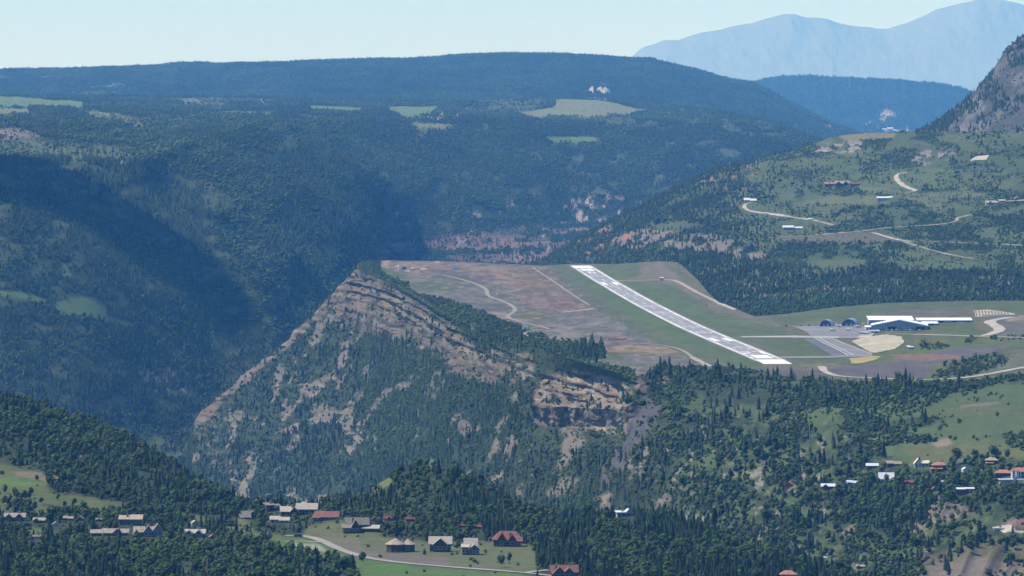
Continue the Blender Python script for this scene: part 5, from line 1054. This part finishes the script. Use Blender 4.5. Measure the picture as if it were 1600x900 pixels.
def plane_(px_, py_, rz, L, label, jet=False):
    b = hit(px_, py_, GL); r = root('parked_jet' if jet else 'parked_plane', b + Vector((0, 0, .4)), rz, label, 'aircraft', 'aircraft parked on the apron'); n = 12; q = Pt(); st = [(-.5, .02, 1.9), (-.42, .045, 1.75), (-.2, .075, 1.6), (.1, .08, 1.55), (.32, .075, 1.5), (.44, .045, 1.4), (.5, .01, 1.3)]
    for sx, rr, zz in st: q.v += [(sx * L, rr * L * math.cos(2 * math.pi * i / n), zz + rr * L * math.sin(2 * math.pi * i / n)) for i in range(n)]
    for j in range(len(st) - 1): q.f += [(j * n + i, j * n + (i + 1) % n, (j + 1) * n + (i + 1) % n, (j + 1) * n + i) for i in range(n)]
    q.f += [tuple(range(n)), tuple(range(len(st) * n - n, len(st) * n))]; q.build('fuselage', MT['white'], r)
    for s in (-1, 1):
        zw = 1.2 if jet else 2.1; sw = .12 * L if jet else 0
        w_ = Pt(); w_.slab([(.12 * L, s * .05 * L, zw), (-.06 * L, s * .05 * L, zw), (-.04 * L - sw, s * .52 * L, zw + .25), (.05 * L - sw, s * .52 * L, zw + .25)], .18); w_.build('wing', MT['white'], r)
        w_ = Pt(); zt = 3.3 if jet else 1.95; w_.slab([(-.40 * L, 0, zt), (-.50 * L, 0, zt), (-.50 * L, s * .17 * L, zt), (-.43 * L, s * .17 * L, zt)], .12); w_.build('tailplane', MT['white'], r)
        if jet: w_ = Pt(); w_.box(-.32 * L, -.14 * L, s * .12 * L - .45, s * .12 * L + .45, 1.5, 2.3); w_.build('engine', MT['greyw'], r)
    f = Pt(); f.prism([(-.38 * L, 1.9), (-.50 * L, 1.9), (-.54 * L, 3.5), (-.47 * L, 3.5)], -.1, .1); f.build('tail_fin', MT['white'], r)
    c = Pt(); c.box(.30 * L, .38 * L, -.3, .3, 1.62, 2.0); c.build('windscreen', MT['glass'], r)
    for x, y in ((.3 * L, 0), (-.05 * L, 1.2), (-.05 * L, -1.2)): g = Pt(); g.box(x - .25, x + .25, y - .1, y + .1, -.35, 1.3); g.build('landing_gear', MT['black'], r)
plane_(1300, 518, 12, 8, 'small white plane parked in the middle of the apron'); plane_(1325, 517, 100, 9, 'white propeller plane seen from behind with wings spread'); plane_(1351, 523, 8, 14, 'white business jet at the near corner of the apron', True)
plane_(1340, 512.5, 20, 8, 'white plane parked right of the larger arched hangar'); plane_(1311, 511.5, -30, 7, 'small white plane between the two arched hangars')
# heaps of stone in the rubble yard, utility poles of the village, rocks
M_RUB = ground_mat('rubble', 6, 1.5, .5, 1, 1)
def heap(px_, py_, w_, h, label, col, k):
    b = hit(px_, py_, GL); r_ = np.random.default_rng(900 + k); n = 14; vs = []; fs = []; rings = 5
    for j in range(rings + 1):
        t = j / rings
        for i in range(n): a = 2 * math.pi * i / n; q = w_ * .5 * (1 - t ** 1.3) * r_.uniform(.8, 1.2); vs.append((q * math.cos(a), q * math.sin(a) * 1.2, h * t * r_.uniform(.85, 1.1) - .2))
    for j in range(rings): fs += [(j * n + i, j * n + (i + 1) % n, (j + 1) * n + (i + 1) % n, (j + 1) * n + i) for i in range(n)]
    fs.append(tuple(range(rings * n, rings * n + n))); o = mesh_obj('rubble_heap', vs, fs, M_RUB); set_tone(o.data, np.array([col] * len(vs))); o.location = b; tag(o, label, 'heap', 'heaps in the rubble yard at the mesa tip')
for k, (x_, y_, w_, h) in enumerate(((606, 419, 7, 2.2), (614, 413, 10, 2.5), (622, 417, 8, 3), (640, 412, 12, 2.4), (646, 420, 10, 3), (655, 415, 9, 2), (662, 421, 11, 2.6), (672, 413, 12, 2.2), (684, 410, 10, 2), (700, 417, 9, 2.4), (637, 424, 7, 2.4), (652, 424, 8, 2))):
    heap(x_, y_, w_, h, ('tan', 'brown', 'pale grey', 'reddish')[k % 4] + ' earth heap in the rubble yard', ((.33, .26, .18), (.2, .15, .12), (.36, .33, .3), (.27, .17, .13))[k % 4], k)
for k, (x_, y_) in enumerate(((1530, 738), (1265, 692), (1436, 790))):
    b = hit(x_, y_, GL); r = root('utility_pole', b, 0, ('bare wooden pole right of the tiny white gabled house', 'pale leaning dead trunk on the green slope', 'thin wooden pole among the dark spruces below the village')[k], 'pole'); q = Pt(); q.box(-.22, .22, -.22, .22, -.5, 13); q.build('pole', MT['trim'], r); q = Pt(); q.box(-1.1, 1.1, -.1, .1, 11.6, 11.85); q.build('crossarm', MT['deck'], r) if k != 1 else None
# ================================================================ TREES
def ico(sub=0):
    t = (1 + 5 ** .5) / 2
    v = [(-1, t, 0), (1, t, 0), (-1, -t, 0), (1, -t, 0), (0, -1, t), (0, 1, t), (0, -1, -t), (0, 1, -t), (t, 0, -1), (t, 0, 1), (-t, 0, -1), (-t, 0, 1)]
    f = [(0, 11, 5), (0, 5, 1), (0, 1, 7), (0, 7, 10), (0, 10, 11), (1, 5, 9), (5, 11, 4), (11, 10, 2), (10, 7, 6), (7, 1, 8), (3, 9, 4), (3, 4, 2), (3, 2, 6), (3, 6, 8), (3, 8, 9), (4, 9, 5), (2, 4, 11), (6, 2, 10), (8, 6, 7), (9, 8, 1)]
    v = np.array(v, float); v /= np.linalg.norm(v[0]); return v, np.array(f)
ICV, ICF = ico()
class TB:
    def __init__(s): s.v = []; s.f = []; s.c = []; s.n = 0
    def add(s, v, f, c):
        v = np.asarray(v, float); s.v.append(v); s.f.append(np.asarray(f) + s.n); s.c.append(np.broadcast_to(np.asarray(c, float).reshape(-1, 1) if np.ndim(c) else c, (len(v), 1)) if np.ndim(c) else np.full((len(v), 1), c)); s.n += len(v)
    def out(s): return np.concatenate(s.v), np.concatenate(s.f), np.concatenate(s.c)
def conifer_t(tiers, sides, seed, rad=.17, sprays=0):
    r = np.random.default_rng(seed); b = TB()
    z0 = .06; lean = r.normal(0, .012, 2)
    for k in range(tiers):
        a = k / tiers; zt = z0 + (1 - z0) * (a + 1.75 / tiers); zt = min(zt, 1.0); zb = z0 + (1 - z0) * a
        ro = rad * (1 - a) ** .85 * r.uniform(.85, 1.12) + .012
        n = sides * 2; an = np.arange(n) * 2 * math.pi / n + r.uniform(0, 6)
        rr = ro * np.where(np.arange(n) % 2 == 0, r.uniform(.85, 1.25, n), r.uniform(.45, .7, n))
        zz = zb + np.where(np.arange(n) % 2 == 0, -r.uniform(0, .035, n), r.uniform(0, .03, n))
        off = lean * zb
        v = np.concatenate([[[lean[0] * zt, lean[1] * zt, zt]], np.stack([rr * np.cos(an) + off[0], rr * np.sin(an) + off[1], zz], 1)])
        f = [(0, 1 + i, 1 + (i + 1) % n) for i in range(n)]
        c = np.concatenate([[.85], np.where(np.arange(n) % 2 == 0, 1.2, .85)])
        b.add(v, f, c)
    if sprays:
        h = r.uniform(.1, .95, sprays); an = r.uniform(0, 6.3, sprays); rr = rad * (1 - h) ** .85 * r.uniform(.6, 1.25, sprays); s = .045 * (1.2 - h)
        c0 = np.stack([rr * np.cos(an), rr * np.sin(an), h], 1)
        v = (c0[:, None, :] + r.normal(0, 1, (sprays, 3, 3)) * s[:, None, None] * [1, 1, .6]).reshape(-1, 3)
        b.add(v, np.arange(sprays * 3).reshape(-1, 3), np.repeat(r.uniform(.8, 1.3, sprays), 3))
    return b.out()
def round_t(lumps, leaves, seed, w=.30, low=.3, flat=1.0):
    r = np.random.default_rng(seed); b = TB(); cs = []
    for k in range(lumps):
        a = r.uniform(0, 6.3); q = r.uniform(0, 1) ** .6
        z = low + (1 - low) * (.22 + .56 * (k + .5) / lumps + r.uniform(-.05, .05)); rr = w * .55 * q * (1.1 - abs(z - .6))
        s = w * r.uniform(.45, .68) * (1.15 - .5 * max(0, z - .5)); c = np.array([rr * math.cos(a), rr * math.sin(a), z])
        v = ICV * r.uniform(.75, 1.2, (12, 1)) * s * [1, 1, .85 * flat]
        ang = r.uniform(0, 3); v = np.stack([v[:, 0] * math.cos(ang) - v[:, 1] * math.sin(ang), v[:, 0] * math.sin(ang) + v[:, 1] * math.cos(ang), v[:, 2]], 1) + c
        v[:, 2] = np.minimum(v[:, 2], 1.02); b.add(v, ICF, r.uniform(.8, 1.15)); cs.append((c, s))
    if leaves:
        pk = r.integers(0, lumps, leaves); dirs = r.normal(0, 1, (leaves, 3)); dirs /= np.linalg.norm(dirs, axis=1, keepdims=True)
        c0 = np.array([cs[i][0] for i in pk]) + dirs * np.array([cs[i][1] for i in pk])[:, None] * r.uniform(.85, 1.25, (leaves, 1))
        v = (c0[:, None, :] + r.normal(0, 1, (leaves, 3, 3)) * w * .16).reshape(-1, 3); v[:, 2] = np.maximum(v[:, 2], .02)
        b.add(v, np.arange(leaves * 3).reshape(-1, 3), np.repeat(r.uniform(.75, 1.35, leaves), 3))
    return b.out()
TEMPL = {  # kind -> near, mid, far
    0: [[conifer_t(7, 6, i, .20, 30) for i in range(5)], [conifer_t(4, 4, 20 + i, .20, 10) for i in range(5)], [conifer_t(2, 3, 30 + i, .19) for i in range(4)]],
    1: [[round_t(6, 46, 40 + i, .30, .22) for i in range(5)], [round_t(3, 16, 50 + i, .32, .15) for i in range(5)], [round_t(1, 6, 60 + i, .42, .1) for i in range(4)]],
    2: [[round_t(4, 26, 70 + i, .62, .0, .8) for i in range(4)], [round_t(2, 9, 80 + i, .7, .0, .8) for i in range(4)], [round_t(1, 3, 90 + i, .8, .0, .7) for i in range(3)]]}
def rock_t(seed):
    r = np.random.default_rng(seed); b = TB(); b.add(ICV * r.uniform(.7, 1.25, (12, 1)) * [.8, .6, .5] + [0, 0, .25], ICF, r.uniform(.85, 1.15, 12)); return b.out()
TEMPL[3] = [[rock_t(700 + i) for i in range(6)]] * 3
CLR = {3: (0.25, 0.21, 0.17), 0: (0.0125, 0.029, 0.011), 1: (0.043, 0.074, 0.014), 2: (0.048, 0.073, 0.017)}
def scatter(name, hmul=1.0, cull=True, dm=1.0, maxd=1e9):
    P = PATCH[name]; G = P['G']; out = []
    e1 = G[:-1, 1:] - G[:-1, :-1]; e2 = G[1:, :-1] - G[:-1, :-1]
    area = np.abs(e1[..., 0] * e2[..., 1] - e1[..., 1] * e2[..., 0])
    area = np.minimum(np.linalg.norm(np.cross(e1, e2), axis=-1), area * 4 + .2)
    for k in range(len(P['dens'])):
        if P['dens'][k] is None: continue
        lam = np.clip(P['dens'][k][:-1, :-1], 0, None) * area * dm
        n = rng.poisson(np.clip(lam, 0, 50)); tot = int(n.sum())
        if tot == 0: continue
        ii = np.repeat(np.arange(n.size), n.ravel()); r_, c_ = np.unravel_index(ii, n.shape)
        u = rng.random(tot)[:, None]; v = rng.random(tot)[:, None]
        p = G[r_, c_] * (1 - u) * (1 - v) + G[r_, c_ + 1] * u * (1 - v) + G[r_ + 1, c_] * (1 - u) * v + G[r_ + 1, c_ + 1] * u * v
        if k == 0: h = np.clip(rng.lognormal(math.log(10.5), .28, tot), 4, 19)
        elif k == 1: h = rng.lognormal(math.log(9.5), .22, tot)
        elif k == 2: h = rng.lognormal(math.log(3.1), .30, tot)
        else: h = rng.lognormal(math.log(1.3), .45, tot)
        h = h * hmul
        out.append(np.concatenate([p, h[:, None], np.full((tot, 1), k)], 1))
    return np.concatenate(out) if out else np.zeros((0, 5))
pts = np.concatenate([scatter('hills', 1.15, dm=1.0), scatter('far_hills', .80, dm=1.55), scatter('canyon_hills', .68, dm=2.1), scatter('hillside', .58, dm=2.1), scatter('ground', .70, dm=1.7), scatter('near_hills', .54, dm=2.6)])
print('scattered', len(pts))
# keep clear spots round houses and roads
def clear_pts(pts):
    keep = np.ones(len(pts), bool)
    for (x, y, r) in CLEAR:
        keep &= ((pts[:, 0] - x) ** 2 + (pts[:, 1] - y) ** 2) > r * r
    return pts[keep]
pts = clear_pts(pts)
px, py, w = proj(pts[:, :3] + np.stack([0 * pts[:, 3], 0 * pts[:, 3], pts[:, 3]], 1))
m = (px > -330) & (px < 2050) & (py < 960); pts, px, py, w = pts[m], px[m], py[m], w[m]
# leave out what stands wholly behind the hills, seen from here and from a step to either side
BV = [PATCH[n]['bvh'] for n in ('near_hills', 'ground', 'hillside', 'canyon_hills', 'far_hills', 'hills')]
def seen(p, extra):
    for ox in (0,):
        o = Vector((ox, 0, CAMZ + 4)); t = Vector((p[0], p[1], p[2] + extra)); d = t - o; L = d.length; d.normalize()
        ok = True
        for b in BV:
            r = b.ray_cast(o, d, L - 12)
            if r[0] is not None: ok = False; break
        if ok: return True
    return False
kp = np.ones(len(pts), bool); bpx, bpyy, _ = proj(pts[:, :3])
lot = rng.random(len(pts))
for (sx_, hw_, sy_, sw_, p_) in SIGHT:
    kp &= ~((np.abs(px - sx_) < hw_) & (w < sw_) & (w > sw_ - 700) & (py < sy_) & (bpyy > sy_ - 2) & (lot > p_))
pts, px, py, w = pts[kp], px[kp], py[kp], w[kp]
vis = np.array([seen(p, p[3] + 14) for p in pts]); pts, px, py, w = pts[vis], px[vis], py[vis], w[vis]
print('kept', len(pts), np.bincount(pts[:, 4].astype(int)))
M_LEAF = leaf_mat(); M_BARK = plain('bark', (0.10, 0.075, 0.055), .9); M_PALEBARK = plain('pale_bark', (0.38, 0.36, 0.31), .8)
def tint(pts, kind):
    n = len(pts); c = np.array(CLR[kind])[None, :] * rng.lognormal(0, .20, (n, 1))
    sp = (fbm(pts[:, 0], pts[:, 1], 70, 3, 301 + kind) + .9 * fbm(pts[:, 0], pts[:, 1] * .6, 300, 3, 311 + kind))[:, None]
    c = c * np.clip(1 + .5 * sp, .45, 1.8) * (1 + rng.normal(0, .06, (n, 3)))
    if kind == 1: c = c * np.array([1 + 0.1, 1, .95])
    if kind == 0:      # standing dead grey trees here and there
        dead = rng.random(n) < .014; c[dead] = np.array([.075, .068, .06])
    if kind == 1:
        dead = rng.random(n) < .012; c[dead] = np.array([.11, .105, .085])
    return np.clip(c, .008, .4)
def build_stuff(name, pts, w, kind):
    V = []; Fc = []; C = []; base = 0
    tn = tint(pts, kind)
    lod = np.where(w < 3700, 0, np.where(w < 7000, 1, 2))
    for L in range(3):
        T = TEMPL[kind][L]; pick = rng.integers(0, len(T), len(pts))
        for j, (tv, tf, tc) in enumerate(T):
            s = (lod == L) & (pick == j)
            if not s.any(): continue
            p = pts[s]; n = len(p); a = rng.uniform(0, 6.28, n); h = p[:, 3]; wd = h * rng.uniform(.85, 1.2, n) * (1.12 if L == 2 else 1)
            ca, sa = np.cos(a)[:, None], np.sin(a)[:, None]
            x = (tv[None, :, 0] * ca - tv[None, :, 1] * sa) * wd[:, None] + p[:, 0:1]; y = (tv[None, :, 0] * sa + tv[None, :, 1] * ca) * wd[:, None] + p[:, 1:2]
            z = tv[None, :, 2] * h[:, None] + p[:, 2:3] - .25
            V.append(np.stack([x, y, z], -1).reshape(-1, 3)); m_ = len(tv)
            Fc.append((tf[None] + (np.arange(n) * m_)[:, None, None] + base).reshape(-1, 3)); base += n * m_
            C.append((tn[s][:, None, :] * tc[None, :, :]).reshape(-1, 3))
    V = np.concatenate(V); Fc = np.concatenate(Fc); C = np.concatenate(C)
    o = mesh_obj(name, V, Fc, M_LEAF); set_tone(o.data, C); o['kind'] = 'stuff'; print(name, len(pts), 'trees', len(Fc), 'faces')
    return o
M_ROCK = None
# single trees: the 300 of each kind that show largest
def tree_proto(kind, var):
    if kind == 0: tv, tf, tc = conifer_t(11, 8, 500 + var, .165 + .01 * (var % 3), 150)
    elif kind == 1: tv, tf, tc = round_t(11, 230, 520 + var, .27 + .02 * (var % 3), .24)
    else: tv, tf, tc = round_t(7, 90, 540 + var, .62, 0, .8)
    return tv, tf, tc
def place_name(x, y):
    for poly, s in REGION_NAMES:
        P = np.array(poly, float); inside = False
        for i in range(len(P)):
            x1, y1 = P[i]; x2, y2 = P[(i + 1) % len(P)]
            if (y1 > y) != (y2 > y) and x < (x2 - x1) * (y - y1) / (y2 - y1 + 1e-9) + x1: inside = not inside
        if inside: return s
    return 'in the wooded valley'
REGION_NAMES = [
    ([(-50, 560), (420, 560), (420, 800), (222, 789), (70, 770), (110, 750), (-50, 715)], 'on the wooded hill above the left meadow'),
    ([(-50, 700), (120, 740), (225, 790), (200, 810), (-50, 830)], 'on the grassy slope behind the shingled houses'),
    ([(-50, 790), (200, 790), (200, 850), (-50, 850)], 'beside the shingled houses at the left edge'),
    ([(190, 790), (360, 790), (360, 850), (190, 850)], 'beside the shingled houses right of the grassy slope'),
    ([(-50, 850), (130, 850), (130, 1000), (-50, 1000)], 'in the grove filling the lower left corner'),
    ([(130, 850), (440, 850), (440, 1000), (130, 1000)], 'in the grove below the shingled houses'),
    ([(360, 770), (470, 770), (470, 850), (360, 850)], 'beside the long pale-roofed lodge'),
    ([(430, 850), (570, 850), (570, 1000), (430, 1000)], 'on the lawn below the curving road'),
    ([(470, 700), (620, 700), (620, 850), (470, 850)], 'between the red-roofed lodge and the round house'),
    ([(570, 820), (850, 820), (850, 1000), (570, 1000)], 'on the meadow beside the road and chalets'),
    ([(600, 690), (870, 690), (870, 830), (600, 830)], 'on the dark wooded knoll above the chalets'),
    ([(840, 780), (1060, 780), (1060, 850), (840, 850)], 'on the forested crest right of the knoll'),
    ([(840, 840), (1060, 840), (1060, 1000), (840, 1000)], 'in the dense forest around the red cabin'),
    ([(1060, 780), (1500, 780), (1500, 1000), (1060, 1000)], 'on the forest slope falling to the lower right'),
    ([(1300, 600), (1700, 600), (1700, 1000), (1300, 1000)], 'on the hillside around the right-hand village'),
    ([(200, 400), (1700, 400), (1700, 1000), (200, 1000)], 'on the slope below the airport mesa')]
ADJ = {0: ('pointed dark green spruce standing', 'spruce', 'spruce_tree'), 1: ('rounded mid green aspen growing', 'aspen', 'aspen_tree'), 2: ('low round green oak bush growing', 'bush', 'oak_bush')}
def singles(kind, idx):
    protos = []
    for v_ in range(6):
        tv, tf, tc = tree_proto(kind, v_)
        me = bpy.data.meshes.new('crown'); me.from_pydata(tv.tolist(), [], tf.tolist()); me.update(); me.materials.append(M_LEAF)
        set_tone(me, np.clip(np.array(CLR[kind])[None] * tc * (0.75 + .1 * v_), .006, .4))
        tr = None
        if kind < 2:
            n = 6; a = np.arange(n) * 2 * math.pi / n; r0, r1, hh = (.018, .004, .93) if kind == 0 else (.016, .006, .6)
            vv = [(r0 * math.cos(t), r0 * math.sin(t), -.04) for t in a] + [(r1 * math.cos(t), r1 * math.sin(t), hh) for t in a]
            ff = [(i, (i + 1) % n, n + (i + 1) % n, n + i) for i in range(n)] + [tuple(range(n, 2 * n))]
            tr = bpy.data.meshes.new('trunk'); tr.from_pydata(vv, [], ff); tr.update(); tr.materials.append(M_BARK if kind == 0 else M_PALEBARK)
        protos.append((me, tr))
    txt, cat, nm = ADJ[kind]
    for j, i in enumerate(idx):
        x, y, z, h, _ = pts[i]; me, tr = protos[int(rng.integers(0, 6))]
        where = place_name(px[i], py[i] + h * 1.5)
        size = ('tall ' if h > (13 if kind == 0 else 10.5 if kind == 1 else 3.6) else 'small ')
        if kind < 2:
            r = bpy.data.objects.new(nm, None); COL.objects.link(r); c = bpy.data.objects.new('crown', me); COL.objects.link(c); c.parent = r
            t_ = bpy.data.objects.new('trunk', tr); COL.objects.link(t_); t_.parent = r
        else:
            r = bpy.data.objects.new(nm, me); COL.objects.link(r)
        r.location = (x, y, z); wd = h * rng.uniform(.9, 1.15); r.scale = (wd, wd, h); r.rotation_euler = (0, 0, rng.uniform(0, 6.28))
        tag(r, size + txt + ' ' + where, cat, {0: 'spruces', 1: 'aspens', 2: 'oak bushes'}[kind] + ' ' + where)
allidx = np.arange(len(pts)); single_mask = np.zeros(len(pts), bool)
for kind in range(3):
    c = allidx[(pts[:, 4] == kind) & (px > 2) & (px < 1598) & (py < 896)]
    # really seen: a strict ray to the top
    order = c[np.argsort(-(pts[c, 3] / w[c]))]; chosen = []
    for i in order:
        if seen(pts[i], pts[i, 3] * .8): chosen.append(i)
        if len(chosen) >= 296: break
    single_mask[chosen] = True; singles(kind, chosen)
names = {0: ('conifer_forest', 'dark green conifer forest covering the slopes and canyon walls', 'forest'), 1: ('aspen_forest', 'mid green aspen and cottonwood woods covering the hills', 'forest'), 2: ('oak_scrub_vegetation', 'low green oak scrub spread over the hillsides and mesa rim', 'scrub')}
for kind in range(3):
    s = (pts[:, 4] == kind) & ~single_mask
    o = build_stuff(names[kind][0], pts[s], w[s], kind); tag(o, names[kind][1], names[kind][2])

s = pts[:, 4] == 3
o = build_stuff('rock_rubble', pts[s], w[s], 3); tag(o, 'pale angular rocks strewn over the bare slopes below the cliffs', 'rubble')
# ================================================================ AIR
def haze_box():
    x, y0, y1, z0, z1 = 62000, -400, 80000, -430, 1330
    vs = [(-x, y0, z0), (x, y0, z0), (x, y1, z0), (-x, y1, z0), (-x, y0, z1), (x, y0, z1), (x, y1, z1), (-x, y1, z1)]
    fs = [(0, 3, 2, 1), (4, 5, 6, 7), (0, 1, 5, 4), (1, 2, 6, 5), (2, 3, 7, 6), (3, 0, 4, 7)]
    m = bpy.data.materials.new('haze'); m.use_nodes = True; t = m.node_tree; t.nodes.clear()
    out = t.nodes.new('ShaderNodeOutputMaterial'); pv = t.nodes.new('ShaderNodeVolumePrincipled')
    pv.inputs['Color'].default_value = (0.13, 0.45, 1.0, 1); pv.inputs['Absorption Color'].default_value = (1, 1, 1, 1)
    pv.inputs['Density'].default_value = 3.1e-5; pv.inputs['Anisotropy'].default_value = 0.0
    t.links.new(pv.outputs[0], out.inputs['Volume'])
    o = mesh_obj('haze', vs, fs, m); o['kind'] = 'stuff'
    return o
haze_box()

# unseen cloud, added and shaped only to throw shade on the left canyon wall
def added_shade_cloud():
    v = []; f = []; r_ = np.random.default_rng(4); base = 0
    import bmesh
    tgt = np.array([-720.0, 7060.0, 60.0]); H = 2000.0; c0 = tgt + np.array(SUN_DIR[:]) * ((H - 60) / SUN_DIR.z)
    bm = bmesh.new(); bmesh.ops.create_icosphere(bm, subdivisions=3, radius=1); sv = np.array([q.co[:] for q in bm.verts]); sf = np.array([[q.index for q in p.verts] for p in bm.faces]); bm.free()
    VV = []; FF = []
    for k in range(26):
        cx, cy = r_.uniform(-230, 170), r_.uniform(-110, 110); s = r_.uniform(60, 105)
        q = sv * s * (1 + .18 * np.stack([vn(sv[:, 0] * 3 + k, sv[:, 1] * 3 + sv[:, 2] * 2, k)] * 3, 1)); q[:, 2] = np.maximum(q[:, 2], -25) * .8
        VV.append(q + [c0[0] + cx, c0[1] + cy, c0[2] + r_.uniform(0, 40)]); FF.append(sf + base); base += len(sv)
    m, t, b = new_mat('added_shade_cloud'); b.inputs['Base Color'].default_value = (.85, .86, .88, 1); b.inputs['Roughness'].default_value = 1
    o = mesh_obj('added_shade_cloud', np.concatenate(VV), np.concatenate(FF), m); o['kind'] = 'stuff'
added_shade_cloud()
